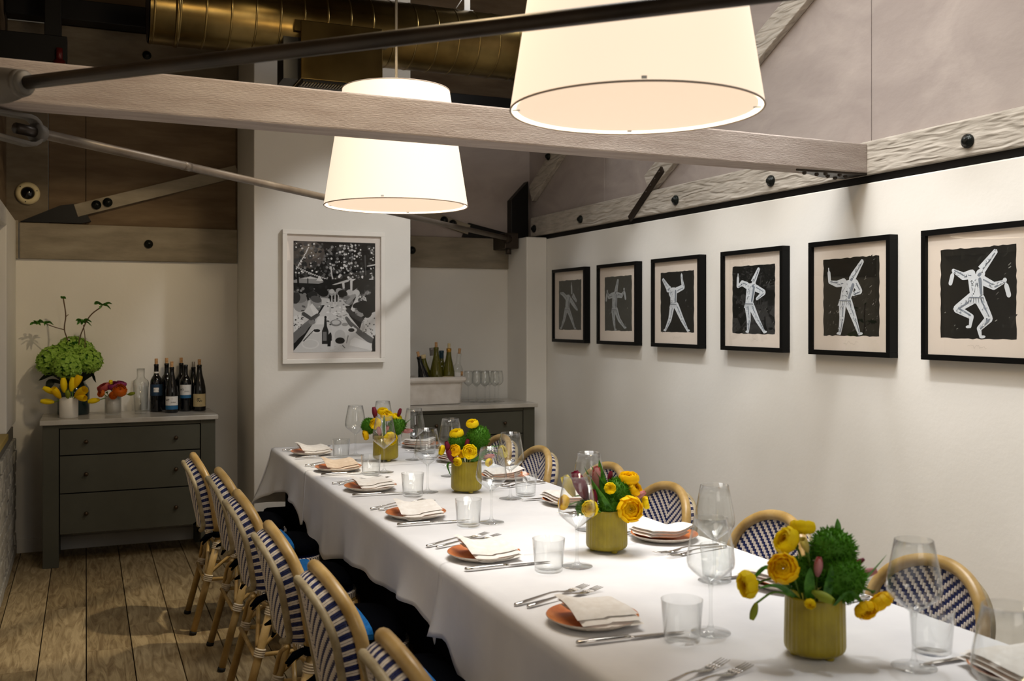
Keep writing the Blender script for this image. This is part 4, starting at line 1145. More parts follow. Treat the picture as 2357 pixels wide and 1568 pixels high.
LG, RG = 'woven chairs along the left side of the table', 'woven chairs along the wall side of the table'
ch0 = make_chair('navy and cream woven chair on the left side, nearest the camera', (0.83, 1.97, 0), -PI / 2, LG)
for i, (xx, yy) in enumerate(((0.822, 2.63), (0.796, 3.21), (0.786, 3.86), (0.79, 4.48), (0.735, 5.02))):
    dup(ch0, (xx, yy, 0), -PI / 2 + (0.02, -0.01, 0.0, 0.015, -0.02)[i], 'navy and cream woven chair on the left side, ' + (ORD[i + 1] if i < 4 else ORD[6]), LG)
for i, (xx, yy) in enumerate(((1.882, 2.03), (1.887, 2.72), (1.872, 3.37), (1.922, 3.94), (1.877, 4.60), (1.892, 5.14))):
    dup(ch0, (xx, yy, 0), PI / 2 + (0.01, -0.02, 0.0, 0.02, -0.01, 0.0)[i], 'navy and cream woven chair on the wall side, ' + (ORD[i] if i < 5 else ORD[6]), RG)

# ================================================================ PLACE SETTINGS
def plate_mesh():
    m_ = MB().m('stoneware', True)
    m_.lathe([(0.0001, 0.0), (0.062, 0.0), (0.085, 0.004), (0.108, 0.0165), (0.110, 0.0185)], 56)
    m_.m('stoneware'); m_.lathe([(0.110, 0.0185), (0.1075, 0.0190)], 56)
    return m_
PL_OUT = mb('stoneware', True).lathe([(0.06, 0.0), (0.085, 0.004), (0.106, 0.0150), (0.1105, 0.0180), (0.1095, 0.0195)], 56).mesh('plate_base')
PL_IN = mb('terracotta', True).lathe([(0.1095, 0.0195), (0.105, 0.0180), (0.088, 0.0085), (0.062, 0.0060), (0.0001, 0.0058)], 56).mesh('glazed_face')
def napkin_mesh(seed, mt):
    rs = random.Random(seed); m_ = mb(mt, True)
    W, L = 0.150, 0.172     # along the diner's depth (y) and across (x)
    rot = rs.uniform(-0.08, 0.08)
    def layer(z0, th, x0, x1, y0, y1, drop):
        nx, ny = 16, 12; top = []; bot = []
        for i in range(nx + 1):
            r1 = []; r2 = []
            for j in range(ny + 1):
                x = x0 + (x1 - x0) * i / nx; y = y0 + (y1 - y0) * j / ny
                ex = min(i, nx - i) / nx; ey = min(j, ny - j) / ny
                rd = th * (1 - min(1, min(ex, ey) / 0.07)) * 0.5
                r_ = math.hypot(x, y)
                z = z0 + 0.004 * sin(x * 26 + seed) + 0.003 * sin(y * 31 + seed * 2)
                z += max(0.0, (r_ - 0.07)) * 0.12 - drop * max(0, (x - 0.03)) * 0.16 * (1 if y < 0 else 0.45) + 0.016 * max(0, min(1, (0.0 - y) / 0.06)) ** 1.5 * (1 - max(0, min(1, (x + .02) / .1)))
                a, b = x * cos(rot) - y * sin(rot), x * sin(rot) + y * cos(rot)
                r1.append((a, b, z + th - rd)); r2.append((a, b, z + rd))
            top.append(r1); bot.append(r2)
        m_.grid(top, flip=False); m_.grid(bot, flip=True)
        for rr_ in ((top[0], bot[0]), (bot[-1], top[-1])): m_.grid([list(rr_[0]), list(rr_[1])])
        for j, fl_ in ((0, True), (ny, False)): m_.grid([[r[j] for r in top], [r[j] for r in bot]], flip=fl_)
    layer(0.010, 0.010, -0.070, 0.098, -0.055, 0.088, 0.5)
    layer(0.0195, 0.011, -0.072, 0.092, -0.062, 0.084, 0.8)
    layer(0.0290, 0.0115, -0.075, 0.078, -0.070, 0.082, 1.0)
    return m_.mesh('napkin')
NAPS = [napkin_mesh(i, 'napkin') for i in range(4)]; NAP_SHADED = napkin_mesh(9, 'napkin_shaded')
def sweep(m_, st):
    """stations (y, half width, z, thickness) -> flattened bar"""
    vs = []; fs = []; n = len(st)
    for (y, w_, z, h) in st: vs += [(-w_, y, z), (-w_ * .6, y, z + h), (w_ * .6, y, z + h), (w_, y, z), (w_ * .6, y, z - h * .3), (-w_ * .6, y, z - h * .3)]
    for i in range(n - 1):
        for k in range(6):
            l = (k + 1) % 6; fs.append((i * 6 + k, (i + 1) * 6 + k, (i + 1) * 6 + l, i * 6 + l))
    fs += [tuple(range(6)), tuple((n - 1) * 6 + k for k in range(5, -1, -1))]
    m_.add(vs, fs)
def fork_mesh():
    m_ = mb('steel', True)
    sweep(m_, [(0, .003, .003, .003), (.003, .0072, .003, .004), (.03, .0066, .004, .004), (.075, .0045, .007, .0038), (.125, .0026, .0105, .003), (.15, .003, .009, .0028), (.165, .008, .006, .0022), (.185, .0118, .0035, .002), (.20, .0122, .003, .002)])
    return m_.mesh('fork_handle')
FORK_H = fork_mesh()
def tine_mesh():
    m_ = mb('steel', True); sweep(m_, [(0, .0017, 0, .002), (.03, .0016, .002, .0018), (.058, .0008, .0062, .001)]); return m_.mesh('tine')
TINE = tine_mesh()
def knife_meshes():
    m_ = mb('steel', True)
    sweep(m_, [(0, .004, .0045, .004), (.004, .0085, .0045, .0055), (.05, .0082, .005, .0055), (.115, .0066, .005, .005), (.128, .0058, .005, .0046)])
    b = mb('steel', True)
    sweep(b, [(.130, .0052, .005, .0035), (.138, .008, .004, .0016), (.19, .0092, .0035, .0013), (.235, .0088, .0032, .0012), (.258, .005, .003, .001), (.266, .001, .003, .0006)])
    return m_.mesh('knife_handle'), b.mesh('blade')
KN_H, KN_B = knife_meshes()
def tumbler_mesh():
    m_ = mb('glass', True)
    m_.lathe([(0.0001, 0.0), (0.036, 0.0), (0.0395, 0.003), (0.0465, 0.092), (0.0468, 0.0935), (0.0455, 0.0935), (0.0386, 0.012), (0.034, 0.0085), (0.0001, 0.0075)], 44)
    return m_.mesh('tumbler')
TUMB = tumbler_mesh()
def wine_meshes(s=1.0, bowl=None):
    b = mb('glass', True)
    P = bowl or [(0.0045, 0.108), (0.008, 0.113), (0.022, 0.124), (0.044, 0.142), (0.052, 0.151), (0.0545, 0.160), (0.0545, 0.168), (0.052, 0.190), (0.046, 0.222), (0.0385, 0.262)]
    inner = [(max(0.0001, r - 0.0011), z + (0.003 if i == 0 else 0.0012)) for i, (r, z) in enumerate(P)]
    b.lathe([(r * s, z * s) for r, z in P] + [(r * s, z * s) for r, z in inner[::-1][:-1]] + [(0.0001, (P[0][1] + .006) * s)], 44)
    f = mb('glass_solid', True)
    z0 = P[0][1]
    f.lathe([(0.0001, 0.0), (0.043 * s, 0.0), (0.0455 * s, 0.0012), (0.044 * s, 0.0024), (0.02 * s, 0.0052 * s), (0.008 * s, 0.011 * s), (0.0045 * s, 0.022 * s), (0.0036 * s, 0.06 * s), (0.0042 * s, (z0 - .01) * s), (0.0062 * s, (z0 + .004) * s), (0.0001, (z0 + .0045) * s)], 36)
    return b.mesh('bowl'), f.mesh('stem_foot')
WINE_B, WINE_F = wine_meshes()
def setting(x, y, side, word, parts, i, shaded=False, rs=None):
    rz = -PI / 2 if side == 'L' else PI / 2
    R = Matrix.Rotation(rz, 4, 'Z'); nm = 'left side' if side == 'L' else 'wall side'
    rs = random.Random(i * 7 + (0 if side == 'L' else 50))
    def W(a, b, z=TZ): 
        p = R @ Vector((a, b, 0)); return (x + p.x, y + p.y, z)
    if 'p' in parts:
        t = thing('plate', 'terracotta glazed plate under the %s napkin, %s' % (nm, word), 'plate', (x, y, TZ), rz, 'terracotta plates on the table')
        place('plate_base', PL_OUT, t); place('glazed_face', PL_IN, t)
        o = place('napkin', NAP_SHADED if shaded else NAPS[i % 4], None, (x, y, TZ), (0, 0, rz + rs.uniform(-.06, .06)))
        tag(o, ('shaded' if shaded else 'white') + ' folded napkin on the %s plate, %s' % (nm, word), 'napkin', 'folded napkins on the plates')
    fk = {'L': ((-0.189, -0.119, 0.34), (-0.163, -0.096, 0.29)), 'R': ((-0.180, -0.115, 0.20), (-0.152, -0.105, 0.16))}[side]
    for k in range(2):
        if 'f' not in parts: break
        a, b, an = fk[k]
        t = thing('fork', ('outer' if k == 0 else 'inner') + ' steel fork beside the %s plate, %s' % (nm, word), 'fork', W(a, b), rz + an + rs.uniform(-.03, .03), 'forks on the table')
        h = place('fork_handle', FORK_H, t)
        for q in range(4): place('tine', TINE, t, (-0.0102 + 0.0068 * q, 0.199, 0.003))
    if 'k' in parts:
        t = thing('knife', 'steel table knife beside the %s plate, %s' % (nm, word), 'knife', W(0.137 if side == 'L' else 0.115, -0.112), rz - 0.045 + rs.uniform(-.03, .03), 'knives on the table')
        place('knife_handle', KN_H, t); place('blade', KN_B, t)
def tumbler(x, y, label):
    return tag(place('tumbler', TUMB, None, (x, y, TZ)), label, 'tumbler', 'water tumblers on the table')
def wineglass(x, y, label, group='stemmed wine glasses on the table', z=TZ, B=None, F=None, rz=0):
    t = thing('wine_glass', label, 'wine glass', (x, y, z), rz, group)
    place('bowl', B or WINE_B, t); place('stem_foot', F or WINE_F, t); return t
LY = [1.45, 2.09, 2.79, 3.46, 4.09, 4.67, 5.28]
for i, y in enumerate(LY):
    w_ = ORD[i]
    setting(1.102, y, 'L', w_, 'pfk' if i else 'pf', i, shaded=(i == 5))
LT = [(1.219, 1.886), (1.209, 2.559), (1.219, 3.231), (1.217, 3.864), (1.206, 4.466), (1.218, 5.101)]
LW = [(1.343, 1.14), (1.313, 1.912), (1.308, 2.576), (1.314, 3.254), (1.301, 3.927), (1.283, 4.517), (1.303, 5.136)]
for i, (x, y) in enumerate(LT): tumbler(x, y, 'clear water tumbler in the left row, ' + (ORD[i] if i < 5 else ORD[6]))
for i, (x, y) in enumerate(LW): wineglass(x, y, 'clear stemmed wine glass in the left row, ' + ORD[i], rz=i)
RY = [1.43, 2.17, 2.79, 3.475, 4.13, 4.74, 5.35]
for i, y in enumerate(RY):
    setting(1.735, y, 'R', ORD[i], 'pfk', i + 1)
RT = [(1.674, 1.613), (1.602, 2.303), (1.645, 2.98), (1.642, 3.693), (1.645, 4.31), (1.68, 5.066), (1.62, 5.50)]
RW = [(1.567, 1.557), (1.583, 2.287), (1.573, 3.01), (1.558, 3.655), (1.53, 4.286), (1.538, 4.86), (1.515, 5.36)]
for i, (x, y) in enumerate(RT): tumbler(x, y, 'clear water tumbler in the wall side row, ' + ORD[i])
for i, (x, y) in enumerate(RW): wineglass(x, y, 'clear stemmed wine glass in the wall side row, ' + ORD[i], rz=i + .5)

# ================================================================ FLOWERS
def ranunculus(mt, mt2):
    m_ = MB(); rs = random.Random(4)
    for L in range(6):
        R = 0.22 + 0.155 * L; n = 4 + L; th0 = 0.10 + 0.10 * L if L < 3 else 0.30 + 0.17 * (L - 2)
        m_.m(mt2 if L < 3 else mt, True)
        for p in range(n):
            ph = 2 * PI * (p + 0.5 * (L % 2)) / n + rs.uniform(-.12, .12); wd = PI / n * 1.45
            P = []
            for i in range(6):
                f = i / 5; row = []
                for j in range(5):
                    s_ = -1 + j / 2
                    top = th0 + 0.12 * abs(s_) ** 2 + rs.uniform(-.03, .03)
                    th = 2.3 + (top - 2.3) * f
                    r_ = R * (0.72 + 0.28 * sin(min(1, f * 1.25) * PI / 2)) * (1 + 0.05 * s_) * (1 + (0.10 * f ** 4 if L > 3 else 0))
                    a = ph + wd * s_ * (0.55 + 0.45 * sin(PI * min(0.75, f)))
                    row.append((r_ * sin(th) * cos(a), r_ * sin(th) * sin(a), r_ * cos(th) * 0.78))
                P.append(row)
            m_.grid(P)
    m_.m('stem', True).ball((0, 0, -0.72), (0.22, 0.22, 0.12), 8, 4)
    return m_.mesh('blossom')
def tulip(mt, open_=0.0, pale=None):
    m_ = MB(); rs = random.Random(8)
    for L in range(2):
        for p in range(3):
            ph = 2 * PI * (p + 0.5 * L) / 3; m_.m(mt if not (pale and L) else pale, True); P = []
            for i in range(8):
                f = i / 7; row = []
                rad = (0.52 - 0.03 * L) * (sin(PI * (0.10 + 0.74 * f)) ** 0.8) + open_ * f ** 2 * 0.5
                z = -1 + 2.05 * f
                wd = 1.15 * sin(PI * (0.12 + 0.86 * (1 - f))) ** 0.6 if f > 0.4 else 1.12
                wd = max(0.06, wd)
                for j in range(5):
                    s_ = -1 + j / 2; a = ph + wd * s_
                    row.append((rad * cos(a) * (1 - .05 * abs(s_)), rad * sin(a) * (1 - .05 * abs(s_)), z - 0.06 * s_ * s_ * f))
                P.append(row)
            m_.grid(P)
    return m_.mesh('blossom')
def tuft():
    m_ = MB(); rs = random.Random(2); m_.m('green_ball', True); m_.ball((0, 0, 0), 0.86, 20, 12)
    for k in range(900):
        z = rs.uniform(-1, 1); a = rs.uniform(0, 2 * PI); q = math.sqrt(1 - z * z); d = Vector((q * cos(a), q * sin(a), z))
        u = d.orthogonal().normalized(); u = Matrix.Rotation(rs.uniform(0, 6.28), 3, d) @ u; v = d.cross(u)
        l = rs.uniform(0.92, 1.08); w_ = rs.uniform(0.025, 0.05); b = d * 0.8; e = d * l + u * rs.uniform(-.12, .12) + v * rs.uniform(-.12, .12)
        m_.add([b + u * w_, b - u * w_, e - u * w_ * .35, e + u * w_ * .35], [(0, 1, 2, 3)]); m_.add([b + v * w_, b - v * w_, e - v * w_ * .35, e + v * w_ * .35], [(0, 1, 2, 3)])
    return m_.mesh('blossom')
def hyd():
    m_ = MB(); rs = random.Random(6); m_.m('leaf', True); m_.ball((0, 0, 0), 0.8, 16, 10); m_.m('hydrangea', False)
    for k in range(230):
        z = 1 - 2 * (k + .5) / 230; a = k * 2.39996; q = math.sqrt(1 - z * z); d = Vector((q * cos(a), q * sin(a), z))
        d = (d + Vector((rs.uniform(-.12, .12), rs.uniform(-.12, .12), rs.uniform(-.12, .12)))).normalized()
        u = d.orthogonal().normalized(); u = Matrix.Rotation(rs.uniform(0, 6.28), 3, d) @ u; v = d.cross(u); c_ = d * rs.uniform(0.9, 1.03)
        for p in range(4):
            t_ = PI / 2 * p; e = u * cos(t_) + v * sin(t_); g = u * -sin(t_) + v * cos(t_); s_ = rs.uniform(.15, .2)
            m_.add([c_, c_ + e * s_ * .6 + g * s_ * .55 + d * .03, c_ + e * s_ * 1.15 + d * rs.uniform(-.05, .14), c_ + e * s_ * .6 - g * s_ * .55 + d * .03], [(0, 1, 2, 3)])
    return m_.mesh('blossom')
BL = {'y': ranunculus('petal_yellow', 'petal_deep'), 'd': ranunculus('petal_deep', 'petal_deep'), 'p': ranunculus('petal_pale', 'petal_pale'),
      'o': ranunculus('petal_orange', 'petal_orange'), 'c': ranunculus('petal_coral', 'petal_coral'), 'm': ranunculus('petal_magenta', 'petal_magenta'),
      'w': tulip('petal_wine'), 'k': tulip('petal_pink', 0, 'petal_coral'), 'ty': tulip('petal_yellow'), 'td': tulip('petal_deep', 0.5, 'petal_yellow'), 'tp': tulip('petal_pale', 0.3), 'g': tuft(), 'b': tulip('green_bud'), 'h': hyd()}
for k_, me_ in BL.items(): me_.name = 'blossom'
def leaf_strip(m_, a, b, c_, w_):
    P = bezier([a, b, c_], 6); n = len(P); L = []
    for i, p in enumerate(P):
        t_ = (P[min(i + 1, n - 1)] - P[max(i - 1, 0)]).normalized(); s_ = t_.cross(Vector((0.3, 0.5, 0.8))).normalized()
        f = i / (n - 1); q = w_ * (sin(PI * (0.12 + 0.88 * f)) ** 0.7 if f < 1 else 0.02)
        up = t_.cross(s_) * q * .3
        L.append([p - s_ * q + up, p, p + s_ * q + up])
    m_.grid(L)
RIGHT = Vector((cos(YAW), -sin(YAW), 0)); NEAR = Vector((-sin(YAW), -cos(YAW), 0))
def off(a, d, z): return RIGHT * a + NEAR * d + Vector((0, 0, z))
def flower(kind, base, vr, rim, a, d, h, size, tilt, label, cat='flower', group=None, stemr=0.0022, stretch=1.0, stem_mat='stem'):
    """a: to the right, d: towards the camera, h: height above the vase foot; tilt: lean (right, near)"""
    head = off(a, d, h)
    r0 = off(max(-vr * .6, min(vr * .6, a * .35)), max(-vr * .6, min(vr * .6, d * .35)), rim - 0.02)
    t = thing({'g': 'green_carnation', 'h': 'hydrangea', 'w': 'tulip', 'k': 'tulip', 'ty': 'tulip', 'td': 'tulip', 'tp': 'tulip', 'b': 'flower_bud'}.get(kind, 'ranunculus'), label, cat, base, 0, group)
    dr = (off(tilt[0], tilt[1], 1.0 if len(tilt) < 3 else tilt[2])).normalized()
    q = Vector((0, 0, 1)).rotation_difference(dr).to_euler()
    place('blossom', BL[kind], t, head, q, (size, size, size * stretch))
    foot = off(-a * 0.15, -d * 0.15, 0.02)
    neck = head - dr * size * (0.75 if kind not in ('w', 'k', 'ty', 'td', 'tp', 'b') else 0.98 * stretch)
    mid = r0.lerp(neck, 0.55) + Vector((0, 0, 0.25 * (r0 - neck).length))
    st = mb(stem_mat, True).tube(bezier([foot, r0, mid, neck] if (neck - r0).length > 0.05 else [foot, r0, neck], 7), stemr, 6).build('stem', t)
    return t
def vase(label, x, y):
    t = thing('vase', label, 'vase', (x, y, TZ), 0.1, 'fluted yellow vases down the table')
    def fl(a, z): return 1 - 0.022 * (1 - abs(cos(a * 15)) ** 0.7) if 0.012 < z < 0.125 else 1
    prof = [(0.0001, 0.008), (0.054, 0.008), (0.060, 0.012), (0.063, 0.016), (0.0645, 0.022)] + [(0.0645 - 0.002 * k / 8, 0.022 + 0.100 * k / 8) for k in range(1, 9)] + [(0.0625, 0.1255), (0.0625, 0.130), (0.0585, 0.130), (0.0580, 0.03), (0.0001, 0.028)]
    mb('vase_yellow', True).lathe(prof, 180, flute=fl).build('vase_body', t)
    me = mb('vase_yellow', True).lathe([(0.0001, 0), (0.009, 0), (0.010, 0.004), (0.010, 0.01)], 12).mesh('foot')
    for k in range(3): place('foot', me, t, (0.042 * cos(2.1 * k + .5), 0.042 * sin(2.1 * k + .5), 0))
    return t
def foliage(x, y, label, strips, mt='leaf', z=None, tm=None):
    t = thing('flower_leaves', label, 'leaves', (x, y, TZ if z is None else z), 0, None)
    for s_ in strips:
        m_ = mb(mt, True); leaf_strip(m_, off(*s_[0]), off(*s_[1]), off(*s_[2]), s_[3]); m_.build('leaf', t)
    return t
VN = ['nearest', 'second', 'third', 'farthest']
VASES = [(1.432, 1.700), (1.484, 2.72), (1.455, 3.88), (1.401, 4.905)]
for i, (x, y) in enumerate(VASES): vase('fluted yellow vase of flowers on the table, ' + ['nearest the camera', 'second from the camera', 'third from the camera', 'farthest, near the column'][i], x, y)
def bouquet(i, sc, cu, cv, items):
    """flowers measured from the foot of vase i: right and up in units of 1/sc metres"""
    x, y = VASES[i]; base = (x, y, TZ)
    for (kind, u, v, dep, size, tilt, desc) in items:
        st = 1.0
        if kind in ('w', 'k', 'ty', 'td', 'tp', 'b'): st = 1.15
        flower(kind, base, 0.058, 0.13, (u - cu) / sc, dep, (cv - v) / sc, size / sc, tilt, desc + ' in the %s yellow vase' % VN[i], group='flowers in the %s yellow vase' % VN[i], stemr=0.0024, stretch=st)
bouquet(0, 1078, 1885, 1518, [
 ('d', 1798, 1308, .05, 36, (-.35, .9, .5), 'deep yellow ranunculus facing the camera at left'),
 ('y', 1824, 1258, .0, 34, (-.8, .2, .55), 'yellow ranunculus seen from the side at upper left'),
 ('y', 1859, 1231, -.01, 30, (.1, -.3, 1), 'topmost yellow ranunculus'),
 ('tp', 1856, 1262, .02, 17, (-.3, .3, .6), 'pale cream half open bloom below the topmost yellow'),
 ('y', 1729, 1350, .02, 32, (-.9, .3, -.1), 'bright yellow bloom stretching out far left'),
 ('b', 1737, 1409, .03, 17, (-.3, .2, -.8), 'olive closed bud drooping at far left'),
 ('b', 1878, 1362, .075, 22, (.6, .6, -.2), 'lime green bud leaning over the front rim'),
 ('y', 1853, 1380, .066, 13, (-.2, .5, -.2), 'small yellow petal cluster at the front rim'),
 ('g', 1930, 1282, -.01, 56, (0, 0, 1), 'tall bright green tufted carnation'),
 ('g', 1938, 1336, .02, 58, (0, 0, 1), 'dark green tufted carnation at the rim'),
 ('g', 1858, 1336, -.01, 42, (0, 0, 1), 'smaller dark green tufted carnation at left'),
 ('d', 1978, 1394, .06, 26, (.1, .7, -.5), 'yellow ranunculus hanging over the right rim'),
 ('d', 2021, 1384, .03, 30, (.5, .2, -.75), 'yellow ranunculus drooping at far right'),
 ('k', 2012, 1336, -.02, 20, (.9, .1, .25), 'pink tulip leaning out at right'),
 ('w', 1998, 1313, -.03, 12, (.8, .1, .5), 'small wine red bud at right'),
 ('k', 1878, 1305, .045, 20, (0, .3, 1), 'coral tulip standing between the green tufts'),
 ('k', 1975, 1275, -.05, 13, (.4, -.2, 1), 'small pink bud behind the green tufts'),
])
foliage(*VASES[0], 'green tulip leaves in the nearest yellow vase', [
 ((-.02, .04, .12), (-.028, .055, .165), (-.026, .055, .20), .011), ((.005, .045, .12), (.012, .055, .165), (.02, .05, .205), .010),
 ((.04, .02, .12), (.095, .02, .165), (.155, 0, .215), .010), ((.05, -.01, .2), (.055, -.02, .26), (.058, -.03, .285), .008),
 ((-.04, .03, .125), (-.09, .04, .16), (-.13, .03, .15), .010), ((.02, .058, .12), (.05, .07, .155), (.085, .06, .125), .006), ((-.05, .0, .14), (-.1, .0, .19), (-.14, 0, .155), .012)])
bouquet(1, 744, 1402, 1274, [
 ('w', 1341, 1123, .02, 30, (-.45, .1, 1), 'dusky purple tulip at upper left'),
 ('k', 1382, 1114, .0, 28, (-.1, .1, 1), 'pink tulip in the middle'),
 ('w', 1369, 1150, .045, 19, (-.1, .3, 1), 'dark red tulip low in the middle'),
 ('w', 1411, 1108, -.02, 12, (.2, 0, 1), 'small crimson tulip tip in the middle'),
 ('y', 1406, 1125, .05, 14, (0, 1, .3), 'small yellow ranunculus facing the camera'),
 ('d', 1453, 1111, .0, 24, (.0, .2, 1), 'high yellow ranunculus at right'),
 ('d', 1464, 1132, .01, 20, (.6, .4, .5), 'yellow ranunculus under the high one at right'),
 ('d', 1449, 1170, .065, 31, (.2, 1, .15), 'large yellow ranunculus facing the camera at right'),
 ('y', 1489, 1163, .01, 15, (1, .1, .2), 'small yellow ranunculus at far right'),
 ('y', 1361, 1170, .06, 20, (-.3, .8, .2), 'yellow ranunculus at the left rim'),
 ('d', 1305, 1163, .01, 18, (-.8, .3, .3), 'yellow ranunculus leaning out at far left'),
 ('tp', 1316, 1128, -.01, 22, (-.5, 0, 1), 'pale yellow petal spray at far left'),
 ('k', 1475, 1145, .02, 14, (.8, .2, .5), 'pink tulip bud at right'),
 ('g', 1430, 1140, .0, 36, (0, 0, 1), 'green tufted carnation'),
 ('g', 1405, 1168, .03, 26, (0, 0, 1), 'low green tufted carnation'),
 ('g', 1347, 1172, .02, 18, (0, 0, 1), 'small dark green tuft at left'),
])
foliage(*VASES[1], 'long green tulip leaves in the second yellow vase', [
 ((0.0, .03, .12), (-.03, .04, .19), (-.07, .0, .26), .013), ((.0, .03, .12), (-.01, .03, .2), (-.05, 0, .265), .012), ((.02, .03, .12), (-.008, .03, .2), (-.024, 0, .282), .015),
 ((.015, .05, .12), (-.012, .065, .17), (-.042, .06, .215), .009), ((-.02, .05, .12), (-.05, .06, .15), (-.075, .05, .165), .012), ((-.05, .01, .13), (-.08, .02, .15), (-.09, .02, .11), .016), ((.05, .0, .14), (.07, .0, .19), (.065, 0, .215), .010)])
bouquet(2, 554, 1077, 1137, [
 ('y', 1091, 983, .0, 15, (-.1, .4, 1), 'yellow ranunculus on a tall stem above the rest'),
 ('y', 1055, 1006, .0, 17, (-.2, .3, 1), 'yellow ranunculus on top of the left green tuft'),
 ('g', 1056, 1022, .0, 21, (0, 0, 1), 'left green tufted carnation'),
 ('g', 1104, 1013, -.01, 28, (0, 0, 1), 'large green tufted carnation at right'),
 ('d', 1052, 1040, .05, 15, (-.3, .9, .5), 'deep yellow ranunculus facing front at left'),
 ('y', 1086, 1042, .055, 18, (0, 1, .3), 'large round yellow ranunculus facing the camera'),
 ('d', 1068, 1048, .045, 10, (0, .8, .3), 'small yellow ranunculus between the two big ones'),
 ('y', 1059, 1063, .06, 11, (-.3, .8, -.2), 'yellow bud at the front rim'),
 ('y', 1023, 1041, .02, 12, (-.9, .2, .3), 'yellow tulip like bloom at far left'),
 ('w', 1036, 1034, .04, 13, (-.3, .2, 1), 'upper wine red tulip at left'),
 ('w', 1043, 1053, .055, 15, (-.5, .3, 1), 'lower wine red tulip at left'),
 ('w', 1079, 1027, .03, 11, (.2, .1, 1), 'wine red tulip in the middle'),
 ('p', 1159, 1046, .0, 15, (.8, .3, .4), 'pale yellow ranunculus at far right'),
 ('k', 1128, 1055, .03, 12, (.9, .3, .2), 'pink and white tulip leaning right'),
 ('y', 1128, 1066, .045, 10, (.6, .5, -.2), 'yellow bloom below the pink tulip at right'),
])
foliage(*VASES[2], 'green leaves in the third yellow vase', [
 ((.03, .03, .12), (.07, .03, .165), (.12, .0, .2), .011), ((.03, .0, .13), (.09, .0, .18), (.14, -.02, .19), .010), ((-.04, .03, .13), (-.075, .04, .12), (-.06, .055, .07), .006), ((.02, .05, .13), (.05, .06, .15), (.08, .05, .15), .012), ((.04, -.03, .2), (.075, -.03, .24), (.08, -.03, .27), .009)])
bouquet(3, 452, 890, 1065, [
 ('w', 865, 957, .0, 12, (-.2, 0, 1), 'tall wine red tulip at upper left'),
 ('y', 883, 955, -.01, 13, (0, .3, 1), 'topmost yellow ranunculus'),
 ('y', 894, 964, .02, 15, (.1, .7, .8), 'large yellow ranunculus near the top'),
 ('y', 915, 969, .0, 13, (.5, .2, .8), 'yellow ranunculus at upper right'),
 ('g', 852, 986, .0, 19, (0, 0, 1), 'left green tufted carnation'),
 ('g', 917, 986, .01, 21, (0, 0, 1), 'right green tufted carnation'),
 ('y', 870, 980, .04, 14, (-.2, .8, .4), 'yellow ranunculus behind the wine glass at left'),
 ('d', 847, 1006, .02, 12, (-.8, .3, -.2), 'deep yellow ranunculus drooping at left'),
 ('y', 904, 1012, .06, 16, (.3, .8, -.1), 'yellow ranunculus at the front rim'),
 ('k', 897, 994, .05, 10, (.2, .5, 1), 'pink tulip behind the wine glass'),
 ('k', 878, 996, .05, 11, (-.2, .4, 1), 'pale pink tulip behind the wine glass'),
 ('w', 921, 957, -.01, 9, (.3, 0, 1), 'small magenta tulip at upper right'),
 ('k', 940, 997, .02, 11, (1, .2, .1), 'pink striped tulip pointing right'),
 ('w', 932, 986, .0, 7, (.6, .1, .6), 'small dark red bud at right'),
])
foliage(*VASES[3], 'thin green leaves in the farthest yellow vase', [
 ((.0, .05, .12), (.0, .06, .18), (.0, .055, .235), .009), ((.05, .02, .15), (.09, .02, .18), (.135, 0, .215), .006), ((.02, .05, .12), (.03, .06, .17), (.02, .055, .2), .012)])

# ================================================================ ON THE LEFT CHEST
CZ = 0.8745
t = thing('jar_vase', 'large teal glass jar holding the green hydrangeas', 'vase', (-0.072, 6.80, CZ))
mb('teal_glass', True).lathe([(0.0001, 0.0), (0.085, 0.0), (0.093, 0.006), (0.094, 0.14), (0.09, 0.165), (0.075, 0.188), (0.055, 0.20), (0.052, 0.215), (0.056, 0.22), (0.051, 0.22), (0.048, 0.2), (0.07, 0.182), (0.085, 0.16), (0.089, 0.14), (0.088, 0.012), (0.0001, 0.01)], 40).build('jar_body', t)
jb = (-0.072, 6.80, CZ)
for (a, d, h, s_, tx, ds) in ((-.115, .03, .34, .098, (-.6, .3, 1), 'round green hydrangea head at the left of the teal jar'), (.012, .10, .315, .088, (.1, .7, .6), 'front green hydrangea head over the teal jar'),
                          (.10, .02, .34, .085, (.7, .2, 1), 'green hydrangea head at the right of the teal jar'), (-.02, -.04, .405, .095, (0, -.2, 1), 'highest green hydrangea head behind the others'),
                          (.045, -.03, .40, .07, (.3, 0, 1), 'small green hydrangea head beside the brown twig')):
    flower('h', jb, 0.05, 0.2, a, d, h, s_, tx, ds, group='green hydrangeas in the teal jar', stemr=0.004, stretch=.85)
foliage(jb[0], jb[1], 'dark drooping leaves around the neck of the teal jar', [
 ((-.03, .03, .2), (-.11, .05, .26), (-.19, .06, .215), .022), ((.03, .03, .2), (.08, .07, .22), (.11, .08, .15), .026), ((-.03, .05, .2), (-.09, .09, .22), (-.12, .1, .15), .028), ((.03, .0, .2), (.12, .02, .26), (.155, .03, .2), .022), ((0, .05, .2), (.0, .11, .24), (.01, .12, .19), .03), ((.04, .0, .22), (.1, -.02, .28), (.12, -.02, .24), .03), ((-.04, 0, .22), (-.09, .03, .28), (-.1, .05, .25), .03), ((-.02, .05, .24), (-.03, .08, .28), (-.05, .09, .25), .035)], 'leaf_dark', CZ)
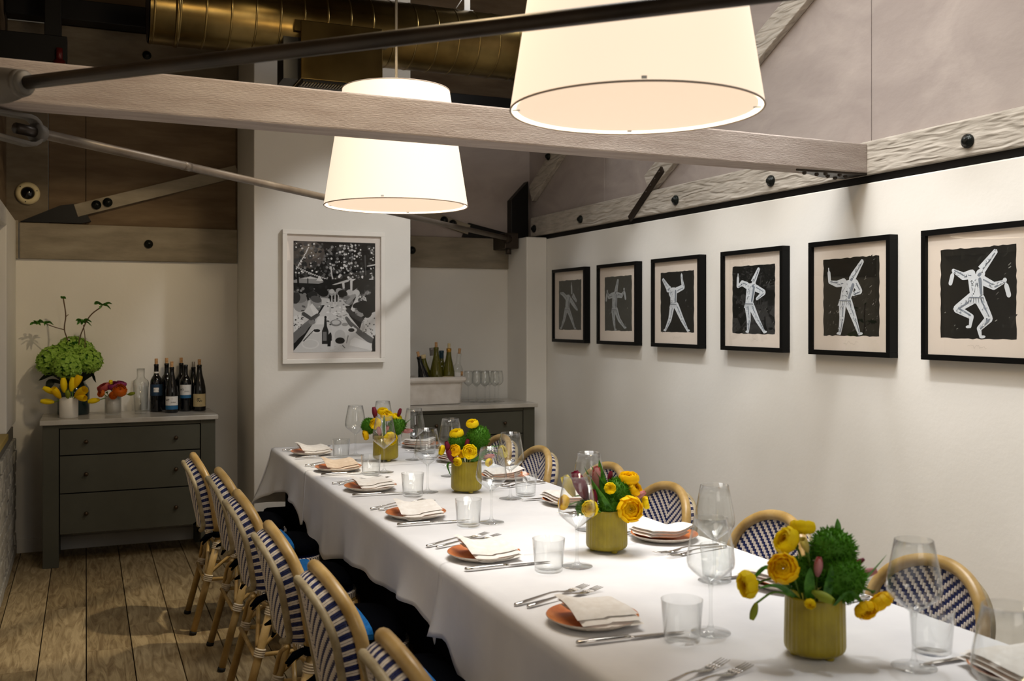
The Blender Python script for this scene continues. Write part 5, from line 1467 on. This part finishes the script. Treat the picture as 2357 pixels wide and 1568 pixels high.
def branch(label, paths, clusters):
    t = thing('branch', label, 'branch', jb)
    m_ = mb('twig', True)
    for p, r_ in paths: m_.tube(bezier([off(*q) for q in p], 6), r_, 6)
    m_.build('twig', t)
    rs = random.Random(len(paths))
    for (c_, n, s_) in clusters:
        C = off(*c_)
        for k in range(n):
            a = 2 * PI * k / n + rs.uniform(-.3, .3); l = s_ * rs.uniform(.7, 1.1)
            e = off(cos(a) * l, sin(a) * l * .7, rs.uniform(-.6, .25) * l)
            m2 = mb('leaf', True); leaf_strip(m2, C, C + e * .55 + Vector((0, 0, .012)), C + e, .011); m2.build('leaf', t)
branch('brown twig with a leafy sprig at the left of the hydrangeas', [([(-.01, 0, .1), (-.02, .02, .42), (-.043, .03, .53), (-.035, .03, .62), (-.05, .03, .725)], .0042), ([(-.043, .03, .53), (-.10, .03, .545), (-.155, .03, .565)], .003), ([(-.035, .03, .61), (-.018, .03, .625)], .0022)], [((-.165, .03, .575), 8, .06), ((-.215, .03, .57), 5, .04), ((-.05, .03, .725), 2, .015)])
branch('brown twig with leafy sprigs at the right of the hydrangeas', [([(.02, 0, .1), (.04, .02, .42), (.075, .03, .54), (.12, .03, .62), (.19, .03, .675)], .004), ([(.08, .02, .40), (.085, .03, .48), (.075, .03, .56)], .003)], [((.075, .03, .585), 9, .055), ((.20, .03, .685), 9, .06), ((.02, .04, .44), 5, .03)])
def cyl_vase(name, label, x, y, r_, h, mt, inner=None):
    t = thing(name, label, 'vase', (x, y, CZ))
    mb(mt, True).lathe([(0.0001, 0), (r_ - .003, 0), (r_, .003), (r_, h - .002), (r_ - .002, h), (r_ - .004, h - .002), (r_ - .0045, .008), (0.0001, .007)], 40).build('vase_body', t)
    if inner: mb(inner, True).lathe([(0.0001, .012), (r_ - .006, .012), (r_ - .006, h - .004), (r_ - .008, h - .004), (r_ - .008, .016), (0.0001, .016)], 36).build('liner', t)
    return t
V1 = (-0.096, 6.60, CZ); cyl_vase('white_vase', 'white cylinder vase of yellow tulips on the left chest', V1[0], V1[1], .053, .122, 'vase_white')
for (k, a, d, h, s_, tl, ds) in (('ty', -.105, .03, .165, .034, (-.8, .3, .5), 'yellow tulip leaning left, upper'), ('ty', -.105, .05, .10, .034, (-1, .3, .1), 'yellow tulip drooping at far left'), ('w', -.073, .04, .155, .014, (-.5, .5, .5), 'dark wine tulip tip'),
      ('td', -.045, .06, .15, .036, (-.3, .6, .8), 'open yellow tulip at front left'), ('ty', -.03, 0, .195, .040, (-.1, 0, 1), 'yellow tulip standing at the back'), ('ty', .02, 0, .20, .038, (.1, -.1, 1), 'tall yellow tulip in the middle'),
      ('td', .045, -.01, .215, .036, (.4, -.1, 1), 'highest yellow tulip at right'), ('td', .085, .04, .15, .044, (.8, .4, .5), 'wide open yellow tulip at right'), ('td', .095, .055, .125, .034, (.9, .4, -.1), 'yellow tulip petals hanging at the right rim'), ('b', .02, .06, .145, .026, (.1, .5, 1), 'greenish tulip at the front rim')):
    flower(k, V1, .048, .122, a, d, h, s_, tl, ds + ' of the white vase', group='tulips in the white cylinder vase', stemr=.003, stretch=1.1)
V2 = (0.155, 6.70, CZ); cyl_vase('glass_vase', 'clear glass vase with white liner on the left chest', V2[0], V2[1], .05, .118, 'glass', 'vase_white')
for (k, a, d, h, s_, tl, ds) in (('c', -.045, .02, .165, .042, (-.4, .4, 1), 'coral ranunculus at left'), ('m', .012, .02, .175, .040, (0, .4, 1), 'magenta ranunculus in the middle'), ('m', .04, -.03, .185, .032, (.3, 0, 1), 'magenta ranunculus at the back'), ('o', .062, .05, .15, .044, (.4, .7, .6), 'large orange ranunculus at right'),
      ('o', .03, .07, .125, .026, (.2, .8, 0), 'orange ranunculus low at the rim'), ('ty', -.012, 0, .185, .030, (-.1, 0, 1), 'yellow tulip at the back'), ('ty', -.098, .05, .09, .034, (-.9, .3, -.15), 'yellow tulip drooping at far left'), ('o', -.05, .05, .135, .026, (-.4, .7, .3), 'small orange ranunculus at the left rim'), ('b', .118, .01, .13, .022, (.9, .1, .2), 'olive bud at far right')):
    flower(k, V2, .045, .118, a, d, h, s_, tl, ds + ' of the glass vase', group='ranunculus in the lined glass vase', stemr=.003)
t = thing('carafe', 'clear glass carafe between the flowers and the red wine bottles', 'carafe', (0.318, 6.70, CZ))
mb('glass', True).lathe([(0.0001, 0), (.034, 0), (.037, .004), (.047, .17), (.05, .19), (.044, .208), (.027, .222), (.0225, .235), (.024, .283), (.0232, .284), (.0212, .236), (.0255, .224), (.0425, .207), (.0482, .189), (.0455, .17), (.0355, .012), (0.0001, .009)], 40).build('carafe_body', t)
tag(place('tumbler', TUMB, None, (0.345, 6.86, CZ), (0, 0, 0), (.62, .62, 1.75)), 'tall narrow glass half hidden behind the carafe', 'glass')

# bottles ----------------------------------------------------------------
def text(txt, size, mt, name='lettering'):
    c_ = bpy.data.curves.new(name, 'FONT'); c_.body = txt; c_.size = size; c_.align_x = 'CENTER'; c_.align_y = 'CENTER'; c_.extrude = 0.00005
    o = bpy.data.objects.new(name, c_); dg = bpy.context.evaluated_depsgraph_get(); COL.objects.link(o)
    dg.update(); me = bpy.data.meshes.new_from_object(o.evaluated_get(dg)); bpy.data.objects.remove(o); bpy.data.curves.remove(c_)
    me.materials.clear(); me.materials.append(M[mt]); me.name = name; return me
def bottle(label, x, y, z, kind, body, cork=True, foil=None, labels=(), tilt=(0, 0), group=None, corkm='cork', band=None, face=None, s=1.0, foil_h=.055):
    t = thing('wine_bottle', label, 'bottle', (x, y, z), 0, group)
    t.rotation_euler = (tilt[0], tilt[1], 0)
    if kind == 'bordeaux': P = [(0.0001, .006), (.03, 0), (.036, .002), (.038, .008), (.038, .185), (.036, .203), (.028, .22), (.0175, .236), (.0148, .25), (.0142, .292), (.0152, .294), (.0152, .305), (.0132, .307), (0.0001, .307)]
    else: P = [(0.0001, .006), (.032, 0), (.0385, .002), (.041, .008), (.041, .125), (.0385, .155), (.030, .195), (.0205, .232), (.0158, .262), (.0145, .285), (.0158, .287), (.0158, .297), (.0135, .30), (0.0001, .30)]
    P = [(r_ * s, q * s) for r_, q in P]; top = P[-1][1]
    mb(body, True).lathe(P, 32).build('bottle_glass', t)
    if foil: mb(foil, True).lathe([(.0152 * s, top - foil_h), (.0150 * s, top - .02), (.0162 * s, top - .016), (.0162 * s, top + .0005), (.006, top + .0008)], 24).build('capsule', t)
    if cork: mb(corkm, True).lathe([(.0098, top - .004), (.0102, top + .034), (.009, top + .035), (0.0001, top + .035)], 16).build('cork', t)
    R = P[4][0]; fa = face if face is not None else math.atan2(-6.7, -x)
    for (za, zb, half, mt) in labels:
        m_ = mb(mt, True); n = 14; rows = [[((R + .0006) * cos(fa + half * (2 * k / n - 1)), (R + .0006) * sin(fa + half * (2 * k / n - 1)), q) for k in range(n + 1)] for q in (za, zb)]
        m_.grid(rows, flip=True); lab = m_.build('bottle_label', t)
    if band: mb(band, True).lathe([(.0153, .236 * s + .012), (.0150, .236 * s + .022)], 20).build('neck_band', t)
    return t
def letter(b, txt, size, z, da, R, mt='ink', face=None):
    fa = (face if face is not None else math.atan2(-6.7, -b.location.x)) + da
    me = text(txt, size, mt); o = place('lettering', me, b, ((R + .0016) * cos(fa), (R + .0016) * sin(fa), z), (PI / 2, 0, fa + PI / 2))
    return o
def vine(b, z, da, R, s_, seed, mt='ink'):
    """small printed vine emblem"""
    rs = random.Random(seed); fa = math.atan2(-6.7, -b.location.x) + da; m_ = mb(mt)
    for k in range(16):
        a = rs.uniform(0, 6.28); u, v = rs.uniform(-s_, s_), rs.uniform(-s_, s_) * .7 + rs.uniform(-.3, .6) * s_ * .4; l = rs.uniform(.2, .5) * s_
        q = [(u + l * cos(a), v + l * sin(a)), (u + l * .4 * cos(a + 2), v + l * .4 * sin(a + 2)), (u - l * cos(a), v - l * sin(a)), (u + l * .4 * cos(a - 2), v + l * .4 * sin(a - 2))]
        m_.add([((R + .0012) * cos(fa + p / R), (R + .0012) * sin(fa + p / R), z + h) for p, h in q], [(0, 1, 2, 3)])
    m_.build('emblem', b)
RGB_ = 'red wine bottles on the left chest'
b = bottle('dark wine bottle with a navy label, leftmost of the red wines', .416, 6.79, CZ, 'bordeaux', 'bottle_black', labels=[(.105, .178, 1.35, 'label_navy'), (.128, .157, .42, 'label_white')], group=RGB_, band='label_white')
letter(b, 'MALVIRA', .007, .168, 0, .038, 'label_blue'); letter(b, 'VIGNA', .007, .117, 0, .038, 'label_blue'); vine(b, .142, -.25, .0385, .004, 5); vine(b, .14, .3, .0385, .003, 6)
b.children[-1].name = 'emblem'
bottle('dark unlabelled wine bottle behind the navy label one', .486, 6.89, CZ, 'bordeaux', 'bottle_black', labels=[(.11, .16, 1.2, 'bottle_black')], group=RGB_)
b = bottle('slope shouldered bottle with a low white label and blue stripe', .503, 6.69, CZ, 'burgundy', 'bottle_black', labels=[(.048, .105, 1.15, 'label_white'), (.022, .047, 1.15, 'label_blue')], group=RGB_, s=.97)
letter(b, 'SCALA', .010, .068, .22, .041); vine(b, .08, -.62, .041, .011, 7); letter(b, 'Y', .007, .09, .05, .041)
bottle('dark bottle with tall cork standing behind the white label pair', .578, 6.90, CZ, 'bordeaux', 'bottle_black', group=RGB_)
b = bottle('corkless dark bottle with a high white label and blue stripe', .593, 6.76, CZ, 'bordeaux', 'bottle_black', cork=False, labels=[(.107, .172, 1.15, 'label_white'), (.086, .106, 1.15, 'label_blue')], group=RGB_, s=.98)
letter(b, 'SCALA', .010, .13, .22, .038); vine(b, .142, -.62, .038, .011, 8); letter(b, 'L', .007, .155, .05, .038)
bottle('dark bottle with a clear stopper behind the cream label one', .655, 6.90, CZ, 'burgundy', 'bottle_black', corkm='foil_grey', group=RGB_, s=.93)
b = bottle('slope shouldered bottle with a cream label, rightmost of the red wines', .678, 6.75, CZ, 'burgundy', 'bottle_black', labels=[(.03, .112, 1.15, 'label_cream')], group=RGB_)
vine(b, .075, 0, .041, .016, 9); letter(b, 'ROSSO', .006, .04, .2, .041, 'label_blue')

# ================================================================ ON THE RIGHT CHEST
t = thing('wine_tub', 'white glazed stoneware tub of wine bottles on the right chest', 'tub', (2.215, 6.655, CZ))
XA, XB, YA, YB = -.255, .228, -.10, .12
def rrect(x0, x1, y0, y1, r_, n=5):
    P = []
    for (cx, cy, a0) in ((x1 - r_, y1 - r_, 0), (x0 + r_, y1 - r_, PI / 2), (x0 + r_, y0 + r_, PI), (x1 - r_, y0 + r_, 3 * PI / 2)):
        for k in range(n + 1): a = a0 + PI / 2 * k / n; P.append((cx + r_ * cos(a), cy + r_ * sin(a)))
    return P
m_ = mb('ceramic', True); ring = []
for (g, z) in ((-.025, .0), (-.014, .004), (-.004, .14), (-.003, .152), (.014, .156), (.02, .168), (.02, .182), (.012, .192), (-.004, .194), (-.012, .186), (-.016, .03), (-.02, .02)):
    ring.append([(x, y, z) for x, y in rrect(XA - g, XB + g, YA - g, YB + g, .035)])
for A_, B_ in zip(ring, ring[1:]): m_.grid([A_ + [A_[0]], B_ + [B_[0]]], flip=True)
m_.add(ring[-1], [tuple(range(len(ring[-1])))]); m_.add(ring[0], [tuple(range(len(ring[0]) - 1, -1, -1))])
m_.build('tub_body', t)
WG = 'white wine bottles in the stoneware tub'; BZ = CZ + .024
bottle('olive bottle with blue label half hidden by the column', 2.035, 6.66, BZ, 'burgundy', 'bottle_olive', labels=[(.10, .155, 1.2, 'label_blue')], tilt=(0, -.08), group=WG, s=.98)
bottle('black bottle leaning left with a cork in the tub', 2.205, 6.62, BZ, 'burgundy', 'bottle_black', tilt=(0, -.24), group=WG, s=1.07)
bottle('slim olive bottle with pale capsule leaning behind the black one', 2.235, 6.70, BZ, 'burgundy', 'bottle_olive', cork=False, foil='label_cream', tilt=(0, -.15), group=WG, s=1.08)
bottle('clear bottle with grey capsule at the back of the tub', 2.285, 6.735, BZ, 'bordeaux', 'bottle_clear', cork=False, foil='foil_grey', tilt=(0, -.06), group=WG, s=1.2)
bottle('tall olive bottle with brown cork in the middle of the tub', 2.268, 6.645, BZ + .03, 'burgundy', 'bottle_olive', labels=[(.085, .128, .8, 'label_cream')], tilt=(0, -.01), group=WG, s=1.15)
bottle('dark bottle with teal capsule at the back of the tub', 2.335, 6.735, BZ, 'bordeaux', 'bottle_olive', cork=False, foil='foil_teal', band='label_white', group=WG, s=1.13)
bottle('bright olive bottle with gold neck label in the tub', 2.353, 6.645, BZ + .03, 'burgundy', 'bottle_olive', labels=[(.07, .14, .9, 'label_cream')], corkm='label_cream', foil='foil_gold', tilt=(0, .02), group=WG, s=1.12)
bottle('clear bottle with brown cork leaning right in the tub', 2.405, 6.665, BZ, 'bordeaux', 'bottle_clear', labels=[(.13, .195, 1.0, 'label_white')], tilt=(0, .12), group=WG, s=1.08)
tag(mb('cork', True).tube([(2.449, 6.63, CZ + .196), (2.452, 6.628, CZ + .225)], .0095, 12).build('loose_cork'), 'loose wine cork resting on the right rim of the tub', 'cork')
SB, SF = wine_meshes(1.0, [(0.0035, 0.112), (0.012, 0.118), (0.028, 0.132), (0.0345, 0.15), (0.0345, 0.168), (0.031, 0.198), (0.0285, 0.222)])
for i, (x, y) in enumerate(((2.535, 6.72), (2.575, 6.66), (2.615, 6.60), (2.615, 6.75), (2.655, 6.69), (2.70, 6.72), (2.70, 6.62), (2.745, 6.66))):
    wineglass(x, y, 'small clear wine glass beside the wine tub, ' + ['leftmost, at the back', 'second from the left', 'third from the left, in front', 'third from the left, at the back', 'fourth from the left', 'fifth from the left, at the back', 'fifth from the left, in front', 'rightmost of the cluster'][i], 'small wine glasses on the right chest', CZ, SB, SF)
